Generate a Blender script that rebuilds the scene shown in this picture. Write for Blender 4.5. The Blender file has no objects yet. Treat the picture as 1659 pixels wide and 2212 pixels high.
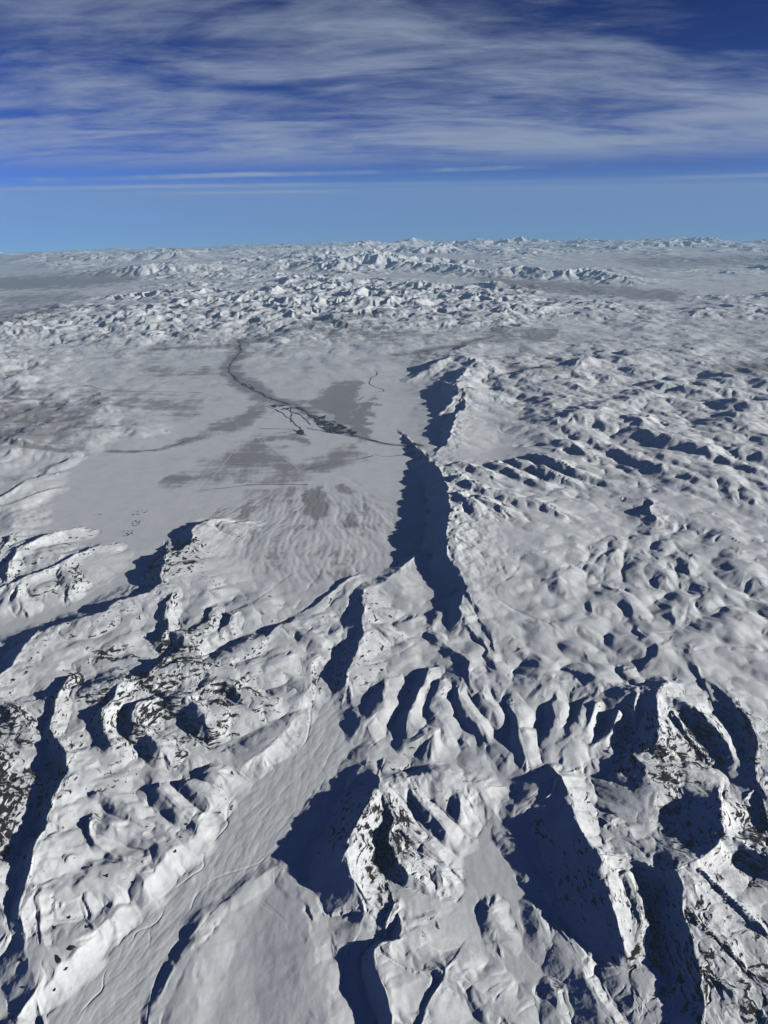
import bpy, bmesh, math, time
import numpy as np
from mathutils import Matrix, Vector

T0 = time.time()
scene = bpy.context.scene

# ------------------------------------------------------------------ camera
CAM_KM = 10.0            # height of the aeroplane above the valley floors
EARTH_KM = 6371.0
FOC = 1597.0             # focal length in units of the 1659 x 2212 tracing grid
CX, CY = 829.5, 1106.0
Y_LEVEL = 425.0          # row of the true horizontal
PITCH = math.atan((CY - Y_LEVEL) / FOC)
ROLL = math.radians(0.80)
cam_data = bpy.data.cameras.new("camera")
cam = bpy.data.objects.new("camera", cam_data)
scene.collection.objects.link(cam)
cam_data.sensor_fit = 'VERTICAL'
cam_data.sensor_height = 36.0
cam_data.sensor_width = 27.0
cam_data.lens = 36.0 * FOC / 2212.0
cam_data.clip_start = 10.0
cam_data.clip_end = 2.0e6
_f = Vector((0, math.cos(PITCH), -math.sin(PITCH)))
_r = Vector((1, 0, 0))
_u = Vector((0, math.sin(PITCH), math.cos(PITCH)))
_r2 = _r * math.cos(ROLL) - _u * math.sin(ROLL)
_u2 = _r * math.sin(ROLL) + _u * math.cos(ROLL)
cam.matrix_world = Matrix(((_r2.x, _u2.x, -_f.x, 0), (_r2.y, _u2.y, -_f.y, 0),
                           (_r2.z, _u2.z, -_f.z, CAM_KM * 1000.0), (0, 0, 0, 1)))
scene.camera = cam

# ------------------------------------------------------------------ sun and sky
SUN_EL = math.radians(15.5)
SUN_AZ = math.radians(-14.0)      # angle from +X (picture right) towards +Y (away)
sdir = Vector((math.cos(SUN_EL) * math.cos(SUN_AZ), math.cos(SUN_EL) * math.sin(SUN_AZ), math.sin(SUN_EL)))
sun_data = bpy.data.lights.new("sun", 'SUN')
sun_data.energy = 5.0
sun_data.angle = math.radians(0.5)
sun_data.color = (1.0, 0.94, 0.815)
sun = bpy.data.objects.new("sun", sun_data)
scene.collection.objects.link(sun)
sun.location = (30000, -8000, 15000)
sun.rotation_euler = sdir.to_track_quat('Z', 'Y').to_euler()

world = bpy.data.worlds.new("World")
scene.world = world
world.use_nodes = True
nt = world.node_tree
nt.nodes.clear()
def N(tree, kind, **kw):
    n = tree.nodes.new(kind)
    for k, v in kw.items():
        setattr(n, k, v)
    return n
def L(tree, a, b):
    tree.links.new(a, b)
def math_node(tree, op, a, b=None, c=None, clamp=False):
    n = N(tree, 'ShaderNodeMath', operation=op, use_clamp=clamp)
    for i, v in enumerate((a, b, c)):
        if v is None:
            continue
        if isinstance(v, (int, float)):
            n.inputs[i].default_value = v
        else:
            L(tree, v, n.inputs[i])
    return n.outputs[0]
def remap(tree, v, a, b, c=0.0, d=1.0, smooth=True):
    n = N(tree, 'ShaderNodeMapRange', interpolation_type='SMOOTHSTEP' if smooth else 'LINEAR')
    L(tree, v, n.inputs[0])
    for i, x in enumerate((a, b, c, d)):
        n.inputs[i + 1].default_value = x
    return n.outputs[0]
def noise_node(tree, vec, scale, detail=4.0, rough=0.5, dist=0.0, typ='FBM', lac=2.0):
    n = N(tree, 'ShaderNodeTexNoise', noise_dimensions='3D', noise_type=typ)
    L(tree, vec, n.inputs['Vector'])
    n.inputs['Scale'].default_value = scale
    n.inputs['Detail'].default_value = detail
    n.inputs['Roughness'].default_value = rough
    n.inputs['Lacunarity'].default_value = lac
    n.inputs['Distortion'].default_value = dist
    return n.outputs[0]
def mix_col(tree, fac, a, b, blend='MIX'):
    n = N(tree, 'ShaderNodeMix', data_type='RGBA', blend_type=blend)
    for i, v in ((0, fac), (6, a), (7, b)):
        if isinstance(v, (int, float)):
            n.inputs[i].default_value = v
        elif isinstance(v, tuple):
            n.inputs[i].default_value = v + (1.0,)
        else:
            L(tree, v, n.inputs[i])
    return n.outputs[2]

sky = N(nt, 'ShaderNodeTexSky', sky_type='NISHITA')
sky.sun_disc = False
sky.sun_elevation = SUN_EL
sky.sun_rotation = math.radians(90.0) - SUN_AZ
sky.altitude = 6000.0
sky.air_density = 0.9
sky.dust_density = 4.0
sky.ozone_density = 4.0
SKY_STRENGTH = 0.05
CLOUD_TINT = (5.2, 6.2, 8.2)
bg = N(nt, 'ShaderNodeBackground')
bg.inputs[1].default_value = SKY_STRENGTH
wout = N(nt, 'ShaderNodeOutputWorld')
# from 10 km up the horizon lies three degrees below level: look the sky up against that horizon
dip = N(nt, 'ShaderNodeVectorMath', operation='ADD'); dip.inputs[1].default_value = (0, 0, 0.062)
tcs = N(nt, 'ShaderNodeTexCoord')
L(nt, tcs.outputs['Generated'], dip.inputs[0])
dipn = N(nt, 'ShaderNodeVectorMath', operation='NORMALIZE'); L(nt, dip.outputs[0], dipn.inputs[0])
L(nt, dipn.outputs[0], sky.inputs['Vector'])
# high cirrus: a cloud layer seen from just beneath, laid out on a shell above the camera
tc = N(nt, 'ShaderNodeTexCoord')
sep = N(nt, 'ShaderNodeSeparateXYZ')
L(nt, tc.outputs['Generated'], sep.inputs[0])
dz = math_node(nt, 'ADD', math_node(nt, 'MAXIMUM', sep.outputs[2], 0.0), 0.14)
lx = math_node(nt, 'DIVIDE', sep.outputs[0], dz)
ly = math_node(nt, 'DIVIDE', sep.outputs[1], dz)
comb = N(nt, 'ShaderNodeCombineXYZ')
L(nt, lx, comb.inputs[0]); L(nt, ly, comb.inputs[1])
layer = comb.outputs[0]
def mapped(scale, rot=0.0, loc=(0, 0, 0)):
    m = N(nt, 'ShaderNodeMapping')
    L(nt, layer, m.inputs[0])
    m.inputs['Scale'].default_value = scale
    m.inputs['Rotation'].default_value = (0, 0, rot)
    m.inputs['Location'].default_value = loc
    return m.outputs[0]
big = noise_node(nt, mapped((0.30, 0.55, 1), 0.10, (3.1, 1.7, 0)), 1.0, 3, 0.5, 0.5)
mid = noise_node(nt, mapped((1.0, 1.9, 1), -0.10, (0.4, 5.0, 0)), 1.0, 5, 0.56, 0.9)
fin = noise_node(nt, mapped((3.0, 7.0, 1), -0.16, (7.4, 2.0, 0)), 1.0, 8, 0.66, 0.3)
cov = math_node(nt, 'ADD', math_node(nt, 'MULTIPLY', big, 0.7), math_node(nt, 'ADD', math_node(nt, 'MULTIPLY', mid, 0.8), math_node(nt, 'MULTIPLY', fin, 0.48)))
# the sheet thins out to the upper right and overhead
side = math_node(nt, 'ADD', math_node(nt, 'MULTIPLY', sep.outputs[0], 0.9), math_node(nt, 'MULTIPLY', sep.outputs[2], 3.4))
cov = math_node(nt, 'SUBTRACT', cov, remap(nt, side, 0.62, 1.20, 0.0, 0.55))
cov = math_node(nt, 'SUBTRACT', cov, remap(nt, sep.outputs[2], 0.17, 0.36, 0.0, 0.7))
cirrus = remap(nt, cov, 0.68, 1.20)
# and ends a little above the horizon
lowfade = remap(nt, sep.outputs[2], 0.026, 0.056)
cirrus = math_node(nt, 'MULTIPLY', cirrus, lowfade)
# long contrail-like streaks low over the horizon
def streak(z0, z1, thick, slope, sc, loc, lo, hi):
    zz = math_node(nt, 'SUBTRACT', sep.outputs[2], math_node(nt, 'MULTIPLY', sep.outputs[0], slope))
    wob = noise_node(nt, mapped((sc, 0.02, 1), 0.0, loc), 1.0, 6, 0.6)
    zz = math_node(nt, 'SUBTRACT', zz, math_node(nt, 'MULTIPLY', math_node(nt, 'SUBTRACT', wob, 0.5), thick * 3.0))
    d = math_node(nt, 'ABSOLUTE', math_node(nt, 'SUBTRACT', zz, z0))
    m = remap(nt, d, thick, thick * 0.15)
    return math_node(nt, 'MULTIPLY', m, remap(nt, wob, lo, hi))
s1 = streak(0.0150, 0, 0.0034, 0.004, 0.30, (0, 0, 0), 0.30, 0.66)
s2 = streak(0.0275, 0, 0.0040, 0.014, 0.45, (9, 0, 0), 0.48, 0.66)
s3 = streak(0.0060, 0, 0.0026, 0.0, 0.40, (4, 3, 0), 0.48, 0.68)
st = math_node(nt, 'MAXIMUM', s1, math_node(nt, 'MAXIMUM', s2, s3))
alpha = math_node(nt, 'MAXIMUM', math_node(nt, 'MULTIPLY', cirrus, 0.80), math_node(nt, 'MULTIPLY', st, 0.8))
gam = N(nt, 'ShaderNodeGamma'); gam.inputs[1].default_value = 1.9
L(nt, sky.outputs[0], gam.inputs[0])
deep = mix_col(nt, 1.0, gam.outputs[0], (0.30, 0.31, 0.34), 'MULTIPLY')
skyc = mix_col(nt, alpha, deep, CLOUD_TINT)
L(nt, skyc, bg.inputs[0])
L(nt, bg.outputs[0], wout.inputs[0])

scene.view_settings.view_transform = 'Standard'
scene.view_settings.look = 'None'
scene.view_settings.exposure = 0.26
scene.view_settings.gamma = 1.0
scene.cycles.max_bounces = 6
scene.cycles.diffuse_bounces = 0
scene.cycles.volume_bounces = 0

#TERRAIN-START
# ------------------------------------------------------------------ pixel <-> ground (tracing helper)
cp, sp_ = math.cos(PITCH), math.sin(PITCH)
cr, sr = math.cos(ROLL), math.sin(ROLL)
def ground(x, y, h=0.0):
    """ground point (km) that the tracing-grid point (x, y) shows, at elevation h"""
    x = np.asarray(x, float); y = np.asarray(y, float)
    u = (x - CX) / FOC; v = (CY - y) / FOC
    u0 = u * cr + v * sr; v0 = -u * sr + v * cr
    dx = u0; dy = cp + v0 * sp_; dzz = -sp_ + v0 * cp
    a = (dx * dx + dy * dy) / (2 * EARTH_KM); c = CAM_KM - h
    disc = np.maximum(dzz * dzz - 4 * a * c, 0.0)
    t = (-dzz - np.sqrt(disc)) / (2 * a)
    return t * dx, t * dy
def to_pix(X, Y, h=0.0):
    Z = h - (X * X + Y * Y) / (2 * EARTH_KM) - CAM_KM
    w = Y * cp - Z * sp_; v0 = (Y * sp_ + Z * cp) / w; u0 = X / w
    u = u0 * cr - v0 * sr; v = u0 * sr + v0 * cr
    return CX + u * FOC, CY - v * FOC
REG = {'A': (0, 1194.5, .36), 'B': (531, 1194.5, .36), 'C': (1062, 1194.5, .36),
       'E': (0, 1659, .36), 'F': (531, 1659, .36), 'G': (1062, 1659, .36),
       'H': (0, 796, .4), 'I': (531, 796, .4), 'J': (995, 796, .4),
       'R': (929, 1161, .44), 'K': (0, 498, .5), 'M': (829.5, 498, .5), 'D': (0, 0, 1.0)}
def zp(reg, x, y):
    ox, oy, s = REG[reg]
    return ox + x * s, oy + y * s

# ------------------------------------------------------------------ noise
rng = np.random.default_rng(7)
PERM = rng.integers(0, 1 << 16, size=(512, 512)).astype(np.int32)
def _h(ix, iy, seed):
    return PERM[(ix + seed * 37) & 511, (iy + seed * 91) & 511]
_ang = np.linspace(0, 2 * np.pi, 65537)[:-1]
GXT, GYT = np.cos(_ang).astype(np.float32), np.sin(_ang).astype(np.float32)
def perlin(x, y, seed=0):
    fx = np.floor(x); fy = np.floor(y)
    ix = fx.astype(np.int32); iy = fy.astype(np.int32)
    x = (x - fx).astype(np.float32); y = (y - fy).astype(np.float32)
    def g(i, j):
        k = _h(ix + i, iy + j, seed)
        return GXT[k] * (x - i) + GYT[k] * (y - j)
    u = x * x * x * (x * (x * 6 - 15) + 10); v = y * y * y * (y * (y * 6 - 15) + 10)
    a = g(0, 0); a = a + u * (g(1, 0) - a)
    b = g(0, 1); b = b + u * (g(1, 1) - b)
    return (a + v * (b - a)) * 1.5
def fbm(x, y, lam, octs=4, gain=.5, seed=0):
    s = 0; a = 1.0; f = 1.0 / lam; t = 0
    for o in range(octs):
        s = s + a * perlin(x * f + 13.7 * o, y * f - 7.1 * o, seed + o); t += a
        a *= gain; f *= 2.03
    return s / t
def ridged(x, y, lam, octs=4, gain=.5, seed=0):
    s = 0; a = 1.0; f = 1.0 / lam; t = 0; w = 1.0
    for o in range(octs):
        n = 1 - np.abs(perlin(x * f + 3.7 * o, y * f - 9.1 * o, seed + o)) * 1.25
        n = np.clip(n, 0, 1) ** 2 * w
        s = s + a * n; t += a
        w = np.clip(n * 1.6, 0, 1); a *= gain; f *= 2.07
    return s / t
def gully(x, y, dx, dy, lam, seed):
    """stripes running along (dx, dy): a sum of oriented waves, one per jittered cell"""
    f = 1.0 / lam
    px = x * f; py = y * f
    fx = np.floor(px); fy = np.floor(py)
    ix = fx.astype(np.int32); iy = fy.astype(np.int32)
    px = (px - fx).astype(np.float32); py = (py - fy).astype(np.float32)
    wx = (-dy).astype(np.float32) * 2 * np.pi; wy = dx.astype(np.float32) * 2 * np.pi
    c = np.zeros_like(px); s = np.zeros_like(px); wt = np.zeros_like(px)
    for i in (-1, 0, 1, 2):
        for j in (-1, 0, 1, 2):
            k = _h(ix + i, iy + j, seed)
            qx = px - i - (k & 255) * (0.8 / 256) + .4
            qy = py - j - ((k >> 8) & 255) * (0.8 / 256) + .4
            d2 = qx * qx + qy * qy
            w = np.exp(-d2 * 2.0)
            ph = qx * wx + qy * wy
            c += w * np.cos(ph); s += w * np.sin(ph); wt += w
    return c / wt, s / wt

# ------------------------------------------------------------------ the sheet: polar grid about the point under the aeroplane
PXSTEP = 2.1
ys = [2400.0]
rows = []
y = 2400.0
while True:
    gx, gy = ground(CX, y)
    r = float(np.hypot(gx, gy))
    if rows and (r - rows[-1]) > 0.42:
        break
    rows.append(r); y -= PXSTEP
r = rows[-1]
while r < 372.0:
    r += 0.40 + 0.45 * min(1.0, max(0.0, (r - 60.0) / 150.0))
    rows.append(r)
RR = np.array(rows)
NR = len(RR); NC = 1050
azm = np.radians(np.interp(RR, [5, 8, 14, 25, 60, 400], [44, 43, 39, 36, 33.5, 32.5]))
uu = np.linspace(-1, 1, NC)
AZ = azm[:, None] * uu[None, :]
X = RR[:, None] * np.sin(AZ); Y = RR[:, None] * np.cos(AZ)
PX, PY = to_pix(X, Y)              # where each ground point is seen, for reading the traced tables
DR = np.maximum(np.gradient(RR)[:, None] * np.ones(NC)[None, :], RR[:, None] * (azm * 2 / NC)[:, None])
def grad(h):
    hi = np.gradient(h, axis=0); hj = np.gradient(h, axis=1)
    return (hi * YJ - hj * YI) / DET, (hj * XI - hi * XJ) / DET
XI, XJ = np.gradient(X, axis=0), np.gradient(X, axis=1)
YI, YJ = np.gradient(Y, axis=0), np.gradient(Y, axis=1)
DET = XI * YJ - XJ * YI
def blur(a, n=1):
    for _ in range(n):
        a = np.pad(a, 1, mode='edge')
        a = (a[:-2, 1:-1] + a[2:, 1:-1] + 2 * a[1:-1, 1:-1]) * .25
        a = np.pad(a, ((0, 0), (1, 1)), mode='edge')
        a = (a[:, :-2] + a[:, 2:] + 2 * a[:, 1:-1]) * .25
    return a

def table(ycols, vals, xcols=None):
    """bilinear lookup of a hand-made table over the tracing grid"""
    vals = np.array(vals, float)
    xcols = np.linspace(0, 1659, vals.shape[1]) if xcols is None else np.array(xcols, float)
    ycols = np.array(ycols, float)
    fy = np.interp(PY, ycols, np.arange(len(ycols))); fx = np.interp(PX, xcols, np.arange(len(xcols)))
    i = np.minimum(fy.astype(int), len(ycols) - 2); j = np.minimum(fx.astype(int), len(xcols) - 2)
    a = fy - i; b = fx - j
    a = a * a * (3 - 2 * a); b = b * b * (3 - 2 * b)
    return (vals[i, j] * (1 - a) * (1 - b) + vals[i + 1, j] * a * (1 - b) + vals[i, j + 1] * (1 - a) * b + vals[i + 1, j + 1] * a * b)

# small irregular shift of everything traced, so that no line runs ruler-straight
wamp = 0.05 + 0.10 * np.clip((RR[:, None] - 8) / 30, 0, 4)
WX = X + wamp * fbm(X, Y, 1.1, 2, .45, 3) + .018 * fbm(X, Y, .3, 2, .5, 41)
WY = Y + wamp * fbm(X, Y, 1.1, 2, .45, 11) + .018 * fbm(X, Y, .3, 2, .5, 47)

# ------------------------------------------------------------------ traced landforms
# (zone, kind, wL, wR, [(x, y, height km), ...]); walking the line, wL/wR are the foot widths (km) on the left / right hand
RIDGES = {
 # central near ridge with the cirque
 'horned_ridge': [
  ('F', 's', .75, .62, [(790, 60, .34), (770, 140, .40), (720, 260, .46), (645, 360, .52), (605, 500, .55), (625, 620, .48), (690, 740, .34), (735, 850, .20), (700, 935, .08)]),
  ('F', 'm', .55, .22, [(800, 120, .36), (900, 300, .30), (850, 420, .36), (900, 540, .34), (960, 640, .30), (1050, 690, .24), (1130, 740, .10)]),
  ('F', 'd', .55, .7, [(850, 90, .34), (1000, 60, .36), (1150, 60, .33), (1300, 80, .28), (1400, 130, .2), (1440, 200, .08)]),
  ('F', 'd', .32, .28, [(1000, 120, .28), (1100, 260, .22), (1190, 360, .14), (1280, 440, .05)]),
  ('F', 'd', .32, .28, [(900, 300, .27), (1000, 420, .22), (1120, 520, .15), (1210, 590, .05)]),
  ('F', 'd', .30, .28, [(960, 520, .25), (1080, 590, .20), (1180, 660, .14), (1225, 720, .05)]),
  ('F', 'd', .28, .28, [(1250, 130, .22), (1290, 250, .16), (1330, 340, .05)]),
 ],
 'rim_plateau': [
  ('F', 's', .25, .12, [(895, 830, .20), (850, 920, .20), (840, 975, .10)]),
  ('F', 's', 1.3, .18, [(905, 860, .16), (942, 950, .22), (900, 1035, .24), (760, 1065, .24), (765, 1180, .27), (800, 1270, .27), (850, 1370, .27), (865, 1480, .26), (850, 1580, .24)]),
  ('F', 's', .9, .2, [(1200, 1230, .14), (1100, 1395, .20), (1070, 1500, .22), (1040, 1600, .22)]),
  ('F', 'd', .6, .3, [(1210, 1230, .16), (1340, 1250, .16), (1420, 1400, .12), (1560, 1520, .08)]),
  ('F', 'd', .35, .3, [(1470, 850, .10), (1515, 960, .10), (1520, 1040, .05)]),
  ('G', 'd', .28, .3, [(270, 860, .07), (310, 1000, .08), (310, 1090, .03)]),
  ('G', 'd', .28, .3, [(390, 1350, .08), (410, 1500, .08), (420, 1650, .03)]),
  ('G', 'd', .25, .55, [(470, 1050, .09), (540, 1200, .13), (610, 1380, .15), (720, 1540, .14)]),
 ],
 'near_dome': [
  ('F', 'd', .38, .9, [(360, 900, .05), (400, 1080, .08), (430, 1300, .08), (480, 1500, .07), (500, 1600, .06)]),
  ('E', 'd', .6, .42, [(1360, 790, .05), (1240, 900, .05), (1190, 1040, .10), (1150, 1130, .09), (1090, 1330, .07), (1050, 1500, .06), (1020, 1600, .05)]),
  ('F', 's', .35, .16, [(330, 780, .04), (390, 880, .07), (440, 935, .03)]),
 ],
 # ridge to its right
 'shark_fin_ridge': [
  ('G', 's', .60, .70, [(330, 90, .20), (400, 30, .36), (470, 190, .44), (525, 370, .54), (600, 490, .54), (670, 590, .56), (705, 760, .56), (745, 920, .50), (790, 1080, .34), (803, 1200, .08)]),
  ('G', 'm', .35, .35, [(790, 640, .44), (860, 740, .36), (880, 880, .30), (865, 1010, .26), (840, 1120, .16)]),
  ('G', 'm', .7, .3, [(700, 560, .42), (830, 560, .38), (960, 590, .34)]),
  ('G', 'd', .5, .35, [(740, 350, .26), (860, 420, .26), (980, 540, .24)]),
 ],
 'rocky_massif': [
  ('G', 's', 1.9, .40, [(960, 610, .44), (1090, 640, .56), (1140, 720, .60), (1130, 830, .58), (1190, 960, .54), (1240, 1120, .50), (1250, 1280, .46), (1270, 1450, .42), (1290, 1650, .4)]),
  ('G', 's', 1.2, .45, [(1180, 600, .54), (1340, 500, .62), (1400, 400, .66), (1370, 300, .62), (1380, 220, .5)]),
  ('G', 's', .8, .3, [(1400, 420, .6), (1540, 470, .56), (1650, 540, .5), (1800, 640, .45)]),
  ('G', 's', .3, .3, [(1250, 640, .55), (1400, 760, .46), (1560, 900, .36), (1700, 1060, .26)]),
  ('G', 's', .3, .3, [(1210, 900, .5), (1330, 1010, .44), (1480, 1160, .36), (1640, 1320, .26)]),
  ('G', 's', .3, .3, [(1260, 1200, .46), (1360, 1300, .4), (1520, 1420, .3), (1640, 1520, .2)]),
 ],
 'banded_knoll': [
  ('G', 's', .85, .42, [(850, -60, .22), (890, 10, .28), (965, 90, .30), (985, 180, .22), (960, 260, .1)]),
  ('G', 'd', .5, .5, [(960, 20, .30), (1150, 10, .30), (1330, 60, .24), (1400, 170, .12)]),
  ('G', 's', .8, .4, [(1600, 120, .24), (1660, 60, .28), (1760, 40, .3)]),
  ('G', 'd', .2, .2, [(760, 60, .14), (820, 110, .06)]),
 ],
 # broken mountain behind it
 'broken_peak': [
  ('C', 's', .9, .75, [(1060, 800, .44), (1010, 860, .56), (990, 960, .62), (1000, 1100, .60), (985, 1150, .50), (930, 1190, .36), (880, 1240, .26)]),
  ('C', 'm', .9, .6, [(560, 740, .34), (720, 800, .42), (860, 860, .50), (1000, 860, .56)]),
  ('C', 's', .5, .35, [(1010, 870, .58), (1130, 900, .56), (1240, 940, .54), (1330, 1050, .42), (1400, 1130, .32), (1470, 1280, .18)]),
  ('C', 's', 1.6, .40, [(1440, 900, .34), (1545, 1000, .36), (1565, 1100, .36), (1580, 1290, .32), (1600, 1400, .26)]),
  ('C', 's', .25, .25, [(870, 880, .46), (860, 980, .38), (850, 1070, .22)]),
  ('C', 's', .25, .25, [(760, 960, .40), (720, 1080, .30), (640, 1160, .2), (600, 1200, .06)]),
  ('C', 's', .25, .25, [(640, 900, .38), (600, 1000, .30), (540, 1090, .2), (500, 1200, .05)]),
  ('C', 's', .25, .25, [(1090, 960, .50), (1150, 1090, .38), (1290, 1230, .2)]),
 ],
 'ribbed_escarpment': [
  ('R', 'd', 1.0, .9, [(180, 700, .275), (400, 720, .350), (560, 720, .400), (760, 730, .450), (960, 780, .525), (1110, 800, .575)]),
  ('R', 's', .90, .30, [(120, 570, .229), (175, 590, .334), (203, 700, .352), (215, 760, .299)]),
  ('R', 'd', .40, .26, [(150, 720, .282), (140, 790, .299), (165, 860, .299), (235, 930, .264), (285, 1000, .194), (330, 1065, .053)]),
  ('R', 'd', .36, .36, [(250, 720, .299), (260, 800, .299), (320, 880, .229), (380, 940, .088)]),
  ('R', 'd', .48, .20, [(400, 840, .299), (432, 880, .334), (440, 970, .317), (465, 1080, .246), (525, 1160, .070)]),
  ('R', 'd', .42, .30, [(620, 780, .334), (630, 870, .334), (600, 960, .264), (570, 1100, .106)]),
  ('R', 'd', .50, .36, [(800, 780, .370), (740, 880, .352), (690, 980, .282), (650, 1070, .176), (590, 1130, .053)]),
  ('B', 's', .40, .26, [(1120, 700, .264), (1050, 800, .352), (1012, 880, .370), (975, 980, .334), (963, 1080, .158)]),
  ('B', 'm', .40, .34, [(845, 760, .158), (832, 850, .317), (800, 950, .317), (760, 1020, .194), (690, 1095, .035)]),
  ('B', 'd', .50, .40, [(1170, 790, .299), (1130, 900, .317), (1180, 1010, .264), (1250, 1090, .106)]),
  ('B', 'm', .2, .2, [(1150, 1080, .176), (1100, 1180, .158), (1095, 1240, .035)]),
  ('B', 'm', .3, .3, [(960, 1150, .123), (1060, 1130, .158), (1150, 1090, .141)]),
 ],
 # middle distance: scarps of the great plateau
 'great_scarp': [
  ('I', 's', 5.5, .72, [(985, 490, .24), (1050, 545, .38), (1082, 640, .44), (1102, 750, .46), (1095, 830, .46), (1074, 900, .46), (1085, 990, .40), (1125, 1080, .30), (1150, 1140, .22)]),
  ('B', 's', 2.2, .35, [(1205, 0, .34), (1240, 70, .26), (1290, 180, .18), (1320, 250, .14), (1275, 330, .20), (1290, 400, .20), (1320, 450, .1)]),
  ('I', 's', 3.0, .6, [(1175, 150, .30), (1190, 210, .26), (1130, 270, .26), (1115, 330, .38), (1090, 390, .3), (1055, 430, .22)]),
  ('I', 's', 2.5, .5, [(1090, 100, .26), (1130, 130, .28), (1110, 180, .2)]),
  ('M', 's', 2.0, .7, [(380, 600, .22), (290, 690, .26), (330, 720, .26), (270, 770, .2)]),
 ],
 'wedge_hill': [
  ('B', 's', 1.0, .40, [(1060, 5, .30), (980, 50, .22), (890, 120, .17), (830, 180, .12), (740, 195, .06)]),
 ],
 'knife_ridge': [
  ('B', 's', .75, .50, [(760, 195, .16), (705, 230, .26), (715, 320, .28), (690, 400, .32), (708, 520, .34), (660, 600, .30), (622, 720, .24), (600, 805, .10)]),
  ('B', 'd', .35, .35, [(740, 430, .27), (850, 480, .2), (960, 520, .12), (1010, 560, .03)]),
  ('B', 'd', .3, .3, [(720, 330, .24), (820, 350, .17), (890, 370, .06)]),
  ('B', 'd', .3, .3, [(690, 590, .22), (800, 600, .15), (860, 630, .05)]),
 ],
 'dome_hill': [
  ('C', 'd', .42, .42, [(270, 200, .18), (300, 230, .20), (230, 330, .06)]),
 ],
 'cone_hill': [
  ('C', 'm', .95, .8, [(560, 330, .10), (620, 310, .16), (690, 300, .16), (760, 255, .22), (810, 270, .16)]),
  ('C', 'm', .5, .35, [(745, 235, .22), (775, 240, .26), (860, 370, .14)]),
  ('C', 'm', .35, .3, [(600, 310, .2), (590, 400, .1)]),
 ],
 'round_hill': [
  ('B', 'm', .25, .22, [(1120, 490, .10), (1160, 510, .15), (1190, 575, .07)]),
  ('R', 'm', .55, .5, [(180, 455, .10), (280, 420, .24), (335, 460, .20), (440, 450, .06)]),
  ('R', 'm', .35, .25, [(360, 515, .12), (410, 488, .18), (388, 575, .05)]),
  ('R', 'm', 1.5, .25, [(1080, 520, .12), (1115, 540, .22), (1130, 590, .24), (1100, 615, .16)]),
  ('R', 'm', 1.6, .3, [(1210, 545, .16), (1270, 570, .26), (1300, 640, .22)]),
  ('R', 'd', .5, .4, [(560, 500, .10), (640, 520, .14), (650, 570, .06)]),
  ('R', 'd', .5, .4, [(690, 540, .14), (780, 560, .18), (790, 620, .08)]),
  ('B', 'd', .35, .35, [(1000, 400, .08), (950, 430, .07)]),
  ('B', 'd', .35, .35, [(1160, 370, .12), (1140, 440, .08)]),
  ('C', 'd', .40, .35, [(330, 430, .12), (400, 500, .12), (420, 570, .04)]),
  ('C', 'd', .45, .35, [(540, 480, .14), (640, 530, .12), (680, 560, .04)]),
  ('C', 'd', .40, .40, [(500, 560, .16), (580, 590, .16), (600, 660, .08)]),
  ('C', 'd', .6, .5, [(760, 540, .14), (850, 610, .18), (830, 660, .08)]),
  ('C', 'm', 1.4, .35, [(960, 560, .14), (1010, 600, .18), (1130, 590, .24), (1200, 680, .2)]),
  ('C', 'm', .5, .30, [(800, 720, .2), (880, 790, .26), (1000, 860, .3)]),
  ('C', 'd', .5, .35, [(180, 600, .16), (330, 690, .2), (410, 780, .12)]),
  ('C', 'd', .5, .35, [(0, 620, .2), (60, 720, .2), (120, 870, .2)]),
  ('C', 'd', .45, .45, [(1250, 220, .08), (1450, 270, .16), (1600, 340, .1)]),
  ('C', 'd', .45, .45, [(1320, 350, .08), (1500, 390, .14), (1650, 450, .1)]),
  ('C', 'd', .45, .35, [(1180, 420, .06), (1330, 500, .12), (1420, 520, .14), (1560, 560, .1)]),
  ('C', 'd', .9, .8, [(1250, 640, .14), (1450, 640, .16), (1700, 720, .16)]),
 ],
 'plateau_lobes': [
  ('J', 'd', .5, .5, [(0, 540, .150), (120, 570, .180), (190, 640, .045)]),
  ('J', 'd', .5, .5, [(190, 530, .150), (300, 570, .210), (420, 640, .150), (560, 690, .045)]),
  ('J', 'd', .5, .5, [(290, 510, .180), (420, 550, .225), (540, 600, .180), (700, 660, .045)]),
  ('J', 'd', .5, .5, [(420, 490, .210), (580, 550, .240), (740, 610, .180), (880, 650, .045)]),
  ('J', 'd', .5, .5, [(0, 630, .180), (100, 680, .195), (300, 720, .150), (430, 770, .045)]),
  ('J', 'd', .45, .45, [(0, 730, .150), (60, 780, .165), (160, 850, .045)]),
  ('J', 'd', .45, .45, [(100, 740, .150), (190, 780, .165), (300, 850, .045)]),
  ('J', 'd', .45, .45, [(250, 735, .120), (420, 760, .150), (580, 830, .045)]),
  ('J', 'd', .7, .6, [(640, 420, .10), (760, 425, .18), (900, 490, .18), (1060, 560, .16), (1250, 600, .12), (1450, 660, .04)]),
  ('J', 'd', .7, .6, [(940, 350, .10), (1080, 425, .18), (1300, 470, .16), (1500, 545, .14), (1700, 620, .08)]),
  ('J', 'd', .5, .5, [(680, 470, .10), (720, 500, .12), (790, 530, .05)]),
  ('J', 'm', .5, .5, [(560, 430, .12), (630, 450, .16), (670, 490, .1)]),
  ('J', 'm', .5, .5, [(1010, 540, .10), (1020, 560, .14), (1100, 580, .12), (1250, 620, .12), (1330, 660, .04)]),
  ('J', 'd', .9, .8, [(1380, 400, .06), (1520, 480, .10), (1659, 560, .08)]),
  ('J', 'd', .35, .35, [(640, 960, .025), (620, 1060, .03), (560, 1150, .02)]),
  ('J', 'd', .35, .35, [(770, 960, .025), (740, 1060, .035), (700, 1200, .02)]),
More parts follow.
